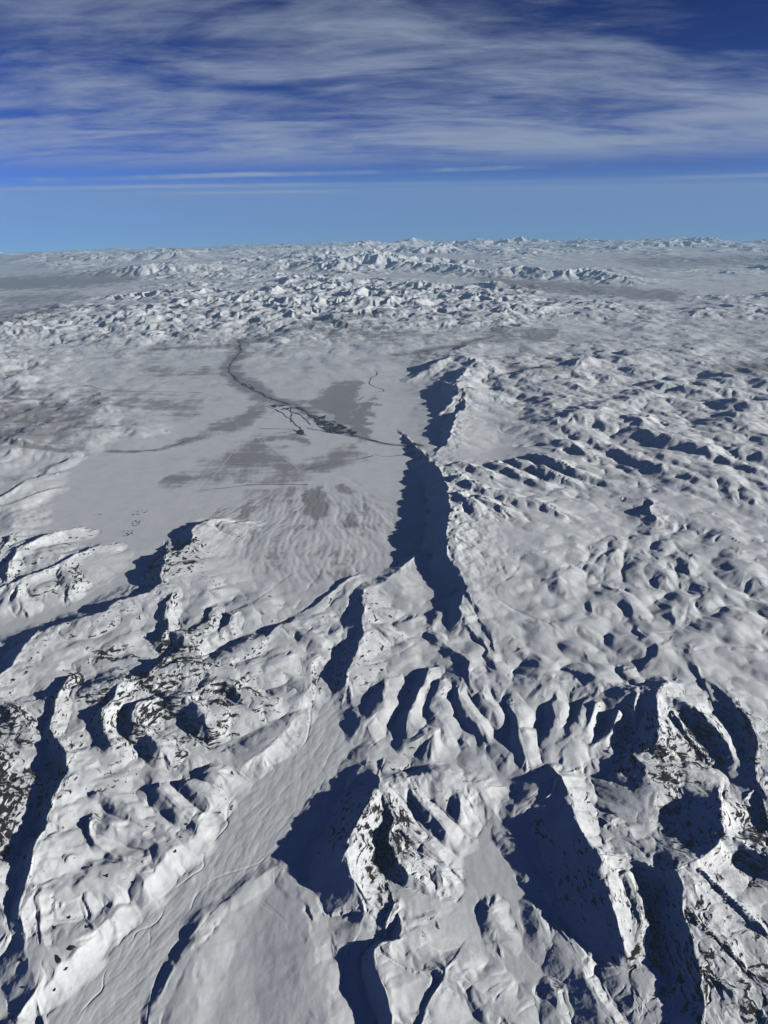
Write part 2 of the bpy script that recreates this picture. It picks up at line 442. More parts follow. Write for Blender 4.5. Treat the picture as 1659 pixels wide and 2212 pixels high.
  ('J', 'd', .35, .35, [(850, 940, .025), (820, 1060, .035), (790, 1200, .02)]),
  ('J', 'd', .35, .35, [(980, 940, .03), (940, 1060, .035), (930, 1180, .02)]),
  ('J', 'd', .35, .35, [(1100, 960, .03), (1080, 1060, .035), (1080, 1180, .02)]),
  ('J', 'd', .35, .35, [(1200, 1030, .025), (1230, 1100, .03), (1240, 1200, .02)]),
  ('M', 'm', 1.0, .8, [(330, 560, .10), (270, 570, .28), (170, 610, .24), (120, 640, .08)]),
  ('M', 'm', 1.0, .8, [(400, 600, .12), (330, 570, .22)]),
  ('M', 'm', 1.0, .7, [(870, 575, .28), (830, 595, .16)]),
  ('M', 'm', 1.0, .7, [(960, 530, .22), (930, 545, .12)]),
  ('M', 'm', 1.2, .7, [(650, 640, .10), (580, 630, .20), (520, 650, .1)]),
  ('M', 'm', 1.2, .7, [(870, 640, .06), (760, 620, .16), (640, 600, .1)]),
  ('M', 'm', 1.0, .7, [(1120, 530, .08), (1050, 540, .18), (1010, 550, .06)]),
  ('M', 'm', 1.2, .8, [(1240, 640, .08), (1140, 620, .16), (1060, 600, .06)]),
  ('M', 'm', 1.5, .9, [(1659, 690, .1), (1500, 660, .20), (1400, 600, .16)]),
  ('M', 'm', 1.5, .9, [(450, 500, .10), (380, 500, .22), (310, 530, .12)]),
 ],
 'table_hill': [
  ('J', 's', 1.9, .40, [(940, 720, .16), (1030, 715, .26), (1020, 790, .28), (1070, 835, .24), (1160, 860, .12)]),
  ('J', 'd', 1.2, .6, [(1100, 790, .22), (1300, 850, .18), (1400, 920, .04)]),
 ],
 # left massif
 'long_rocky_ridge': [
  ('H', 's', 1.6, .55, [(1180, 815, .30), (1110, 812, .38), (1040, 860, .36), (1030, 930, .36), (980, 975, .34), (890, 1000, .42), (885, 1100, .42)]),
  ('A', 's', 2.6, .58, [(975, 90, .42), (965, 200, .38), (830, 270, .36), (700, 300, .40), (500, 405, .38), (240, 458, .34), (165, 560, .42), (30, 730, .44), (-90, 830, .42)]),
 ],
 'spurred_massif': [
  ('A', 'm', .9, 1.4, [(330, 860, .42), (520, 820, .46), (740, 800, .52), (870, 760, .46), (1000, 690, .44), (1200, 700, .36), (1330, 650, .34), (1480, 610, .18)]),
  ('A', 'm', .40, .34, [(985, 640, .44), (920, 720, .46), (880, 790, .40)]),
  ('A', 'm', .50, .40, [(740, 800, .50), (660, 900, .46), (600, 980, .44), (640, 1080, .40), (680, 1150, .36)]),
  ('A', 'm', .50, .38, [(900, 880, .42), (800, 930, .42), (790, 1040, .40), (880, 1080, .38), (960, 1180, .34)]),
  ('A', 'm', .50, .38, [(1000, 860, .40), (1150, 890, .38), (1220, 960, .34), (1230, 1040, .26)]),
  ('A', 'm', .45, .36, [(1240, 800, .34), (1330, 760, .34), (1450, 830, .28), (1560, 900, .16)]),
  ('A', 'm', .40, .36, [(1000, 480, .34), (1080, 500, .32), (1150, 560, .24), (1180, 620, .1)]),
  ('A', 'm', .40, .32, [(1040, 260, .32), (1000, 340, .36), (1010, 420, .34), (980, 520, .3)]),
  ('A', 'm', .34, .3, [(1290, 330, .2), (1260, 400, .24), (1240, 460, .14)]),
  ('A', 'm', .34, .3, [(1390, 390, .18), (1360, 450, .2), (1330, 500, .1)]),
  ('E', 's', 1.75, .36, [(400, 60, .40), (360, 160, .42), (310, 210, .44), (240, 400, .46), (190, 620, .46), (110, 870, .42), (140, 960, .34), (170, 1150, .22), (220, 1380, .1)]),
  ('E', 's', .35, .14, [(235, 780, .33), (240, 930, .30), (260, 1060, .22), (330, 1150, .12)]),
  ('E', 's', .4, .16, [(530, 300, .36), (545, 440, .32), (640, 500, .26), (760, 560, .16)]),
  ('E', 's', .3, .12, [(505, 780, .24), (530, 860, .2), (560, 960, .08)]),
  ('E', 'd', .35, .3, [(600, 160, .34), (760, 250, .28), (880, 330, .2), (1020, 400, .14), (1200, 460, .05)]),
  ('E', 'd', .35, .3, [(560, 330, .34), (750, 370, .28), (920, 430, .2), (1080, 560, .12), (1150, 620, .04)]),
  ('E', 'd', .32, .28, [(420, 560, .32), (560, 600, .26), (780, 660, .18), (880, 760, .12), (920, 860, .03)]),
  ('E', 'd', .28, .25, [(500, 700, .24), (640, 760, .18), (700, 880, .12), (740, 1000, .03)]),
  ('E', 'd', .3, .28, [(960, 140, .26), (1090, 280, .18), (1200, 380, .08)]),
  ('E', 'd', .28, .25, [(1130, 100, .22), (1230, 180, .18), (1340, 230, .06)]),
  ('E', 'd', .28, .25, [(1250, 20, .2), (1360, 60, .16), (1430, 120, .05)]),
  ('E', 'd', .25, .22, [(330, 1250, .10), (420, 1330, .08), (480, 1480, .03)]),
 ],
 'gorge_wall': [
  ('A', 's', .7, .30, [(420, 760, .40), (345, 880, .46), (335, 960, .44), (300, 1060, .40), (330, 1130, .42), (400, 1190, .44), (410, 1290, .42)]),
  ('A', 'm', .40, 1.2, [(-60, 880, .46), (40, 930, .44), (110, 1000, .40), (200, 1060, .26)]),
  ('E', 'm', 1.0, 1.2, [(-160, -40, .56), (-120, 200, .56), (-160, 420, .5), (-260, 640, .44)]),
  ('E', 's', .30, .3, [(-60, 760, .3), (20, 900, .26), (50, 1020, .16)]),
 ],
 'small_rocky_hill': [
  ('B', 's', .75, .32, [(420, 400, .10), (240, 425, .18), (160, 480, .24), (90, 560, .16)]),
  ('B', 'd', .4, .3, [(250, 450, .18), (400, 520, .16), (500, 600, .06)]),
  ('B', 's', .45, .16, [(630, 150, .12), (520, 230, .13), (440, 310, .10), (370, 350, .05)]),
  ('B', 'd', .4, .4, [(640, 180, .10), (600, 260, .1), (540, 330, .05)]),
 ],
 'western_hills': [
  ('H', 'd', 1.5, 1.5, [(-100, 960, .26), (100, 1000, .26), (280, 1020, .24), (460, 1030, .14)]),
  ('A', 'd', .5, .6, [(-60, 170, .22), (120, 220, .2), (280, 200, .12)]),
  ('H', 'd', 1.3, 1.3, [(-150, 680, .2), (60, 660, .18), (180, 640, .1)]),
  ('H', 's', .7, .42, [(420, 865, .20), (330, 870, .30), (230, 905, .32), (120, 960, .36), (60, 1040, .36), (30, 1120, .34)]),
  ('H', 's', .8, .25, [(540, 955, .22), (430, 985, .26), (330, 1050, .28), (200, 1110, .30), (60, 1170, .30)]),
  ('A', 's', .5, .25, [(420, 40, .2), (300, 90, .26), (200, 140, .28), (60, 195, .26), (-60, 240, .26)]),
  ('A', 'm', .5, .25, [(360, 100, .22), (420, 160, .18), (400, 250, .08)]),
  ('A', 'm', .5, .25, [(120, 200, .28), (90, 260, .26), (140, 330, .1)]),
  ('H', 's', .9, .5, [(250, 575, .14), (130, 610, .22), (40, 680, .28), (-60, 720, .3)]),
  ('H', 's', .6, .3, [(280, 650, .1), (200, 670, .16), (100, 720, .18), (0, 745, .2)]),
  ('H', 's', .5, .3, [(60, 900, .28), (40, 950, .3), (10, 1010, .26)]),
  ('H', 'm', .7, .5, [(850, 340, .08), (780, 345, .12), (700, 325, .12), (600, 320, .08)]),
  ('H', 'm', .9, .5, [(400, 460, .12), (250, 440, .16), (100, 430, .16), (0, 425, .16)]),
  ('H', 'm', .7, .5, [(200, 330, .12), (100, 330, .16), (0, 330, .16)]),
  ('H', 'm', .7, .5, [(160, 190, .10), (60, 200, .14), (-40, 220, .12)]),
  ('H', 'm', .5, .4, [(380, 490, .12), (340, 515, .12), (250, 550, .08)]),
 ],
 # far ranges
 'far_range_a': [
  ('M', 's', 6, 5, [(-200, 150, .5), (0, 118, 1.0), (60, 130, .8), (130, 135, 1.0), (220, 150, .7), (290, 138, 1.1), (380, 170, .6), (480, 170, .7), (580, 150, 1.0), (700, 175, .7), (790, 170, .9), (870, 158, 1.0), (960, 180, .8), (1050, 200, .6), (1150, 210, .3)]),
 ],
 'far_range_b': [
  ('K', 's', 6, 5, [(480, 175, .5), (590, 160, .9), (680, 140, 1.3), (760, 155, .9), (850, 150, .8), (960, 150, .5)]),
 ],
 'far_range_c': [
  ('K', 's', 6, 5, [(1080, 150, .5), (1180, 140, .8), (1300, 135, .9), (1420, 150, .7), (1530, 130, 1.0), (1640, 125, 1.1), (1720, 140, .8)]),
 ],
 'far_range_d': [
  ('K', 's', 9, 8, [(1350, 85, .8), (1450, 75, 1.2), (1560, 62, 1.3), (1700, 55, 1.3), (1850, 50, 1.2), (1980, 55, 1.0), (2100, 60, .8)]),
 ],
 'far_range_e': [
  ('K', 's', 8, 8, [(90, 125, .6), (200, 110, .8), (350, 112, .8), (480, 105, .9), (640, 98, 1.1), (800, 95, 1.1), (900, 100, .7)]),
 ],
 'far_range_f': [
  ('K', 's', 8, 8, [(1000, 95, .6), (1100, 82, .9), (1230, 75, 1.0), (1330, 76, .8)]),
 ],
 'far_range_g': [
  ('M', 's', 8, 8, [(1000, 50, .6), (1100, 44, .9), (1210, 42, 1.1), (1320, 40, 1.1), (1420, 44, .8)]),
 ],
}
# incised streams: (zone, depth km, width km, [(x, y) ...])
STREAMS = [
 ('E', .030, .045, [(1480, 20), (1470, 80), (1440, 140), (1380, 210), (1360, 290), (1380, 320), (1300, 400), (1260, 440), (1215, 520), (1235, 590), (1150, 640), (1060, 710), (980, 790)]),
 ('E', .022, .035, [(1640, 470), (1560, 560), (1460, 600), (1330, 640), (1220, 710), (1160, 770), (1130, 860)]),
 ('E', .026, .035, [(1000, 790), (980, 860), (930, 930), (820, 970), (810, 1030), (720, 1110), (640, 1200), (610, 1260), (610, 1330), (520, 1400), (440, 1530)]),
 ('E', .020, .030, [(1040, 1100), (980, 1180), (930, 1240), (910, 1340), (890, 1450), (880, 1540)]),
 ('E', .014, .030, [(900, 970), (910, 1020), (880, 1080)]),
 ('E', .016, .030, [(620, 850), (640, 1000), (660, 1100), (690, 1150)]),
 ('E', .012, .025, [(1480, 700), (1540, 780), (1640, 870)]),
 ('F', .012, .03, [(480, 60), (430, 170), (340, 260), (300, 400), (150, 480), (0, 600)]),
 ('F', .012, .03, [(300, 60), (160, 200), (60, 280), (0, 330)]),
 ('F', .010, .03, [(60, 740), (160, 850), (230, 920), (260, 980)]),
 ('B', .030, .05, [(560, 400), (540, 560), (470, 700), (430, 780), (430, 870), (390, 930), (380, 1010), (360, 1110), (280, 1210), (110, 1285)]),
 ('B', .020, .05, [(660, 150), (650, 60), (560, 20)]),
 ('B', .022, .05, [(470, 60), (400, 180), (320, 290), (280, 350)]),
 ('B', .022, .05, [(340, 90), (200, 160), (80, 290), (40, 330), (60, 370), (140, 400)]),
 ('B', .02, .04, [(1650, 60), (1560, 200), (1480, 230), (1430, 290), (1370, 350)]),
 ('B', .03, .05, [(1020, 540), (930, 610), (830, 660), (700, 700)]),
 ('B', .012, .05, [(1270, 560), (1100, 560), (1000, 580)]),
 ('B', .012, .05, [(1240, 640), (1100, 620), (990, 600)]),
 ('B', .012, .05, [(1090, 690), (960, 690), (880, 700)]),
 ('B', .02, .04, [(860, 1090), (780, 1130), (735, 1170), (730, 1210)]),
 ('C', .03, .05, [(180, 40), (160, 120), (80, 200), (10, 240), (40, 310), (160, 380), (330, 440), (420, 520), (560, 560)]),
 ('C', .03, .05, [(1290, 200), (1290, 270), (1170, 340), (1160, 400), (1110, 480), (1060, 500), (900, 520), (780, 530)]),
 ('C', .02, .05, [(1170, 480), (1280, 540), (1420, 570), (1640, 600)]),
 ('G', .03, .05, [(500, 190), (590, 230), (700, 280), (780, 330), (900, 350), (1020, 330), (1160, 280), (1280, 210)]),
 ('G', .02, .05, [(790, 330), (920, 390), (990, 480), (1060, 560)]),
 ('G', .016, .04, [(720, 1190), (800, 1290), (860, 1370), (960, 1500)]),
 ('J', .03, .07, [(800, 920), (735, 960), (705, 1010), (620, 1090), (610, 1130)]),
 ('J', .03, .07, [(810, 940), (790, 1000), (720, 1060), (700, 1100), (670, 1160), (690, 1230)]),
 ('J', .03, .07, [(930, 880), (890, 960), (880, 1050), (870, 1130), (880, 1220)]),
 ('J', .03, .07, [(1070, 920), (1030, 980), (1020, 1060), (990, 1110), (1010, 1200)]),
 ('J', .03, .07, [(1190, 1020), (1160, 1090), (1170, 1160), (1160, 1200)]),
 ('J', .03, .07, [(1115, 930), (1170, 1000), (1250, 1050), (1280, 1130)]),
 ('J', .03, .08, [(250, 760), (310, 800), (350, 850), (400, 880)]),
 ('J', .04, .09, [(90, 750), (130, 810), (180, 860)]),
 ('J', .04, .09, [(0, 760), (20, 820), (60, 870), (130, 890)]),
 ('J', .05, .12, [(150, 600), (180, 640), (260, 680), (360, 690), (480, 720)]),
 ('J', .05, .12, [(260, 560), (300, 590), (420, 650), (560, 700), (700, 730)]),
 ('J', .05, .12, [(400, 550), (430, 600), (430, 650)]),
 ('J', .17, .26, [(280, 430), (420, 440), (520, 455), (600, 485), (700, 530), (800, 540), (880, 560), (930, 600)]),
 ('J', .14, .22, [(1000, 575), (1080, 600), (1180, 625), (1260, 660), (1400, 690), (1520, 700)]),
 ('J', .05, .2, [(970, 690), (1100, 680), (1240, 715), (1400, 720), (1560, 740), (1659, 745)]),
 ('J', .06, .25, [(1060, 430), (1200, 480), (1330, 520), (1450, 600), (1600, 660)]),
 ('I', .020, .06, [(300, 660), (290, 760), (260, 860), (210, 960), (190, 1060)]),
 ('I', .020, .06, [(180, 680), (150, 760), (90, 830), (0, 900)]),
 ('I', .020, .06, [(420, 650), (520, 740), (480, 830), (560, 900), (560, 1000), (600, 1100), (580, 1160)]),
 ('I', .020, .06, [(480, 680), (560, 720), (620, 760), (640, 840), (760, 900)]),
 ('I', .020, .06, [(620, 690), (720, 760), (800, 840), (830, 920)]),
 ('I', .016, .06, [(540, 580), (640, 640), (700, 720)]),
]
def seg_dist(pts, qx, qy):
    """nearest distance, side (+1 left) and position along a polyline"""
    best = np.full(qx.shape, 1e9); side = np.ones(qx.shape); tt = np.zeros(qx.shape)
    for k in range(len(pts) - 1):
        ax, ay = pts[k]; bx, by = pts[k + 1]
        ex, ey = bx - ax, by - ay
        l2 = ex * ex + ey * ey + 1e-12
        t = np.clip(((qx - ax) * ex + (qy - ay) * ey) / l2, 0, 1)
        rx = qx - ax - t * ex; ry = qy - ay - t * ey
        d = rx * rx + ry * ry
        m = d < best
        best[m] = d[m]
        side[m] = np.where(ex * (qy - ay) - ey * (qx - ax) >= 0, 1.0, -1.0)[m]
        tt[m] = (k + t)[m]
    return np.sqrt(best), side, tt
def chaikin(p, n=1):
    for _ in range(n):
        q = [p[0]]
        for a, b in zip(p[:-1], p[1:]):
            q.append(tuple(.75 * u + .25 * v for u, v in zip(a, b)))
            q.append(tuple(.25 * u + .75 * v for u, v in zip(a, b)))
        q.append(p[-1]); p = q
    return p
BASE = table([500, 700, 850, 1000, 1100, 1200, 1300, 1400, 1500, 1650, 1800, 2300],
   [[0, 0, 0, 0, 0, 0, 0, 0, 0], [0, 0, 0, 0, 0, 0, 0, 0, 0], [.02, .02, 0, 0, 0, .05, .1, .12, .12],
    [0, 0, 0, 0, 0, .06, .12, .14, .14], [0, 0, 0, 0, 0, .05, .10, .12, .12], [0, 0, .02, .03, 0, .03, .08, .10, .10],
    [0, 0, .02, .02, 0, .02, .05, .06, .06], [0, .02, .02, .0, 0, .02, .03, .04, .04], [.02, .02, .02, 0, 0, .02, .03, .04, .04],
    [.02, .02, 0, 0, 0, .0, .0, .0, .0], [.02, 0, 0, 0, 0, 0, 0, 0, 0], [0, 0, 0, 0, 0, 0, 0, 0, 0]])
HK = 0.64                                   # overall relief factor
PN = 5.0
acc = np.zeros_like(X); acc2 = np.zeros_like(X); acc3 = np.zeros_like(X); own = np.zeros(X.shape, np.int16); ownv = np.zeros_like(X)
NAMES = list(RIDGES)
crest_n = fbm(X, Y, .5, 3, .55, 77)
for ni, nm in enumerate(NAMES):
    for (zone, kind, wl, wr, pts) in RIDGES[nm]:
        P = []
        for (a, b, h) in chaikin(pts, 1):
            dx_, dy_ = zp(zone, a, b)
            hk = h * (1.25 if nm.startswith('far_range') else {'great_scarp': .98, 'plateau_lobes': 1.0, 'table_hill': .9, 'western_hills': .8, 'ribbed_escarpment': .50, 'rocky_massif': .54, 'shark_fin_ridge': .58}.get(nm, HK))
            g = ground(dx_, dy_, hk)
            P.append((float(g[0]), float(g[1]), hk))
        P = np.array(P); wm = max(wl, wr)
        m = (WX > P[:, 0].min() - wm) & (WX < P[:, 0].max() + wm) & (WY > P[:, 1].min() - wm) & (WY < P[:, 1].max() + wm)
        if not m.any():
            continue
        d, s, t = seg_dist(P[:, :2], WX[m], WY[m])
        hh = np.interp(t, np.arange(len(P)), P[:, 2])
        w = np.where(s > 0, wl, wr)
        # blend the two widths round the ends
        u = np.clip(d / w, 0, 1)
        if kind == 's':
            f = (1 - u) ** 1.25
        elif kind == 'd':
            f = (1 - u * u) ** 2
        else:
            f = .5 * (1 - u) ** 1.2 + .5 * (1 - u * u) ** 2
        v = hh * f * (1 + .22 * crest_n[m] * np.clip(1 - 2.2 * u, 0, 1))
        vp = np.maximum(v, 0) ** PN
        if nm == 'plateau_lobes':
            acc3[m] += vp
        else:
            acc[m] += vp
            if nm != 'great_scarp' and not nm.startswith('far_range'):
                acc2[m] += vp
        o = own[m]; ov = ownv[m]
        b_ = v > ov
        o[b_] = ni + 1; ov[b_] = v[b_]
        own[m] = o; ownv[m] = ov
Hh = acc ** (1 / PN)
ridge_h = Hh.copy()

def inside(pts, px, py):
    c = np.zeros(px.shape, bool)
    n = len(pts)
    for k in range(n):
        x1, y1 = pts[k]; x2, y2 = pts[(k + 1) % n]
        if y1 == y2:
            continue
        hit = ((y1 > py) != (y2 > py)) & (px < (x2 - x1) * (py - y1) / (y2 - y1) + x1)
        c ^= hit
    return c
def patch(zone, pts, soft, wob=1.0):
    P = [zp(zone, a, b) for a, b in pts]
    wpx = PX + wob * (14 * PN1 + 10 * PN3); wpy = PY + wob * (5 * PN2 + 4 * PN4)
    P = np.array(P)
    out = np.zeros_like(X)
    m = (wpx > P[:, 0].min() - soft) & (wpx < P[:, 0].max() + soft) & (wpy > P[:, 1].min() - soft) & (wpy < P[:, 1].max() + soft)
    if not m.any():
        return out
    ins = inside([tuple(p) for p in P], wpx[m], wpy[m])
    d, _, _ = seg_dist(np.vstack([P, P[:1]]), wpx[m], wpy[m] * 1.0)
    out[m] = np.clip(.5 + np.where(ins, d, -d) / (2 * soft), 0, 1)
    return out
PN3 = fbm(X, Y, .8, 4, .6, 403) * 2; PN4 = fbm(X, Y, .8, 4, .6, 409) * 2
PN1 = fbm(X, Y, 2.2, 4, .55, 401) * 2; PN2 = fbm(X, Y, 2.2, 4, .55, 407) * 2
FLAT = np.zeros_like(X)
for pl in ([(40, 2320), (60, 2212), (190, 2090), (330, 1930), (440, 1820), (500, 1700), (640, 1600), (690, 1500), (712, 1420), (735, 1440), (730, 1500), (770, 1590), (800, 1610), (700, 1720), (640, 1820), (600, 1870), (540, 1910), (470, 1960), (390, 2060), (320, 2212), (300, 2320)],
           [(1110, 1715), (1085, 1800), (1140, 1900), (1210, 1960), (1290, 2050), (1230, 2160), (1040, 2130), (900, 2060), (880, 1990), (960, 1960), (990, 1900), (980, 1850), (1010, 1800), (1070, 1730)],
           [(-80, 1350), (130, 1290), (240, 1230), (330, 1180), (400, 1130), (440, 1110), (350, 1180), (300, 1270), (180, 1330), (-80, 1420)],
           [(130, 1010), (330, 960), (500, 930), (560, 870), (700, 860), (880, 830), (960, 850), (900, 930), (860, 990), (850, 1060), (890, 1150), (870, 1200), (800, 1240), (640, 1290), (500, 1240), (330, 1180), (180, 1200), (60, 1150), (80, 1060)],
           [(480, 1960), (600, 1880), (690, 1985), (700, 2060), (760, 2320), (300, 2320), (330, 2200), (400, 2060)],
           [(840, 1230), (930, 1190), (970, 1250), (1000, 1290), (930, 1300), (880, 1270)]):
    FLAT = np.maximum(FLAT, patch('D', pl, 40 if pl[0] == (130, 1010) else 20, .8))
# ------------------------------------------------------------------ rolling country between and beyond the traced forms
YC = [500, 530, 550, 570, 590, 610, 630, 650, 675, 700, 730, 760, 790, 820, 850, 880, 920, 960, 1000, 1060, 1120, 1200, 1300, 1400, 1600, 2300]
HILL = table(YC, [
 [.1, .15, .2, .3, .4, .45, .4, .4, .3],     # 500
 [.1, .15, .2, .3, .4, .45, .35, .4, .4],     # 530
 [.2, .25, .3, .3, .35, .3, .2, .2, .2],     # 550
 [.15, .25, .3, .35, .35, .2, .12, .15, .15],   # 570
 [.04, .15, .2, .4, .3, .1, .1, .1, .2],   # 590
 [.03, .05, .15, .35, .2, .05, .03, .05, .1],  # 610
 [.03, .06, .30, .50, .45, .45, .10, .03, .06],  # 630
 [.03, .20, .50, .55, .55, .40, .30, .12, .25],  # 650
 [.05, .40, .45, .45, .50, .40, .35, .25, .30],  # 675
 [.25, .45, .42, .35, .30, .30, .15, .20, .15],  # 700
 [.40, .35, .25, .25, .15, .12, .10, .15, .15],  # 730
 [.30, .12, .10, .10, .08, .10, .16, .18, .16],  # 760
 [.30, .08, .03, .06, .06, .26, .26, .24, .22],  # 790
 [.26, .06, .02, .05, .04, .30, .28, .26, .28],  # 820
 [.22, .10, .02, .02, .02, .26, .28, .30, .30],  # 850
 [.22, .14, .02, .01, .01, .20, .30, .30, .30],  # 880
 [.24, .16, .02, .0, .0, .08, .32, .32, .32],    # 920
 [.20, .10, .01, .0, .0, .03, .24, .28, .28],    # 960
 [.10, .01, .0, .0, .0, .0, .18, .24, .26],     # 1000
 [.10, .0, .0, .0, .0, .02, .13, .20, .24],       # 1060
 [.10, .02, .0, .0, .0, .03, .11, .16, .18],      # 1120
 [.12, .02, .0, .01, .02, .04, .11, .14, .16],    # 1200
 [.16, .12, .10, .08, .05, .08, .13, .15, .16],  # 1300
 [.12, .14, .14, .12, .08, .08, .10, .12, .12],  # 1400
 [.12, .14, .12, .08, .06, .10, .10, .12, .12],    # 1600
 [.12, .10, .08, .0, .0, .02, .03, .10, .14]])   # 2300
far = np.clip((RR[:, None] - 45) / 60, 0, 1)
mid = np.clip((RR[:, None] - 18) / 16, 0, 1)
w7 = fbm(X, Y, 9, 3, .5, 21); w8 = fbm(X, Y, 9, 3, .5, 25)
QX = X + 2.0 * w7; QY = Y + 2.0 * w8
hl = ridged(QX, QY, 7.5, 5, .5, 31) * 1.0
hm = ridged(QX * 1.15, QY, 3.3, 4, .5, 51)
hs = ridged(X + .3 * w7, Y + .3 * w8, 1.6, 4, .48, 61)
def billow(x, y, lam, octs, gain, seed):
    s = 0; a = 1.0; f = 1.0 / lam; t = 0
    for o in range(octs):
        s = s + a * np.sqrt(perlin(x * f + 5.3 * o, y * f + 8.9 * o, seed + o) ** 2 + .004); t += a
        a *= gain; f *= 2.1
    return s / t * 1.7
SX = X * .87 + Y * .5 + .4 * w7; SY = (-X * .5 + Y * .87) * .72 + .4 * w8
bl = billow(SX, SY, 1.9, 3, .36, 301)
bl2 = billow(SX, SY, 3.2, 4, .42, 311)
def softr(x, y, lam, octs, gain, seed):
    s = 0; a = 1.0; f = 1.0 / lam; t = 0
    for o in range(octs):
        s = s + a * np.clip(1 - np.abs(perlin(x * f + 3.7 * o, y * f - 9.1 * o, seed + o)) * 1.5, 0, 1) ** 1.25; t += a
        a *= gain; f *= 2.07
    return s / t
hm2 = softr(QX * 1.1, QY, 3.6, 3, .40, 331) * np.clip(.35 + fbm(X, Y, 8, 2, .5, 341) * 1.3 + .4, .1, 1.4)
hl2 = softr(QX, QY, 9.0, 4, .45, 351) * np.clip(.8 + fbm(X, Y, 25, 2, .5, 361) * 1.6, .1, 1.6)
bulk = np.clip(.55 + fbm(SX, SY * 1.4, 4.5, 3, .5, 371) * 1.1, 0, 1.4)
rol = (bl * .6 + bulk * .5) * (1 - mid) + (bl * .35 + bl2 * .45 + bulk * .7) * mid
vfar = np.clip((RR[:, None] - 95) / 40, 0, 1)
ff = hm2 * 1.15 + hl2 * .25
clus = np.clip(.55 + 1.5 * fbm(X, Y, 22, 3, .5, 381), .08, 1.3)
ff = ff * (1 - vfar) * (.4 + .6 * clus) + (hl2 * 1.5 + hm2 * .15) * vfar * clus
rol = rol * (1 - far) + ff * far
near = np.clip((26 - RR[:, None]) / 10, 0, 1)
bn = billow(X + .25 * w7, Y + .25 * w8, 1.35, 2, .28, 321)
rol = rol * (1 - near) + (bn * .9 + bulk * .35) * near
HB = HILL * rol * (1.25 + 1.5 * far) * (1 + .35 * mid * (1 - far)) * (1 - FLAT)
block = np.clip((acc2 ** (1 / PN) - .02) / .14, 0, 1)
Hh = Hh + np.maximum(HB, 0) * (1 - (.8 - .35 * near) * block) + acc3 ** (1 / PN) * .9
FL1 = patch('D', [(40, 2320), (60, 2212), (190, 2090), (330, 1930), (440, 1820), (500, 1700), (640, 1600), (690, 1500), (712, 1420), (735, 1440), (730, 1500), (770, 1590), (800, 1610), (700, 1720), (640, 1820), (600, 1870), (540, 1910), (470, 1960), (390, 2060), (320, 2212), (300, 2320)], 24, .8)
Hh = Hh * (1 - .45 * FL1)
Hh = Hh + BASE * HK
# gently waving snowfields
Hh = Hh + .005 * fbm(X, Y, 1.0, 3, .5, 81)

ROCK = table([500, 800, 1000, 1060, 1120, 1200, 1260, 1320, 1400, 1460, 1520, 1600, 1680, 1760, 1850, 1950, 2050, 2150, 2300],
 [[0]*9, [.1, .05, 0, 0, 0, .1, .1, .1, .1], [.15, .1, 0, 0, 0, .25, .35, .3, .1], [.35, .1, 0, 0, 0, .05, .1, .2, .1],
  [.4, .3, .2, .1, 0, 0, 0, .1, .1], [.55, .5, .85, .1, 0, 0, 0, 0, 0], [.5, .6, .7, .2, .2, 0, .05, .1, 0],
  [.3, .6, .6, .5, .4, .15, .05, .1, .05], [.3, .6, .7, .6, .4, .1, .05, .05, .1], [.4, .75, .8, .5, .4, .25, .1, .15, .2],
  [.6, .75, .8, .5, .3, .35, .2, .5, .5], [.75, .65, .6, .4, .2, .2, .3, .75, .6], [.8, .4, .4, .3, .5, .3, .3, .6, .6],
  [.8, .3, .35, .2, .7, .2, .4, .5, .7], [.7, .25, .2, .1, .7, .3, .5, .5, .65], [.5, .25, .1, 0, .5, .2, .5, .55, .7],
  [.5, .3, .1, 0, .4, .2, .45, .6, .75], [.4, .2, 0, 0, .1, .15, .35, .6, .75], [.3, .1, 0, 0, 0, .1, .35, .55, .75]])
# ------------------------------------------------------------------ gullies cut down the slopes
print('base', time.time() - T0)
H0 = Hh.copy()
tot = Hh.copy()
for k, (lam, amp, ramp) in enumerate([(5.0, .14, .0), (2.4, .11, .0), (1.15, .08, .0), (.60, .040, .015), (.30, .008, .035), (.15, .001, .07), (.075, .0, .08)]):
    ok = np.clip((lam / DR - 2.2) / 2.5, 0, 1)
    if lam > 4:
        ok = ok * np.clip((RR[:, None] - 90) / 40, 0, 1)
    elif lam > 1.5:
        ok = ok * np.clip((RR[:, None] - 30) / 40, 0, 1)
    elif lam > .8:
        ok = ok * np.clip((RR[:, None] - 9) / 14, .45, 1)
    rr_ = np.where(ok.max(axis=1) > 0)[0]
    if len(rr_) == 0:
        continue
    i1 = rr_.max() + 1
    gx, gy = grad(blur(tot, 2 if lam < .3 else 4))
    sl = np.hypot(gx, gy) + 1e-6
    nb = np.clip((sl - .045) / .26, 0.0, 1.0)
    dx = gx / sl; dy = gy / sl
    c, s = gully(X[:i1], Y[:i1], dx[:i1], dy[:i1], lam, 100 + k * 7)
    mg = np.sqrt(c * c + s * s) + 1e-4
    c = (np.sqrt(np.clip((1 + c / mg) * .5, 0, 1)) - .64) * np.clip(mg * 2.2, 0, 1)
    st_ = nb[:i1] ** .8
    g = c * (amp + ramp * ROCK[:i1] ** 1.6) * lam * st_ * ok[:i1]
    # keep the crests where they are, cut the flanks
    tot[:i1] += g
Hh = tot
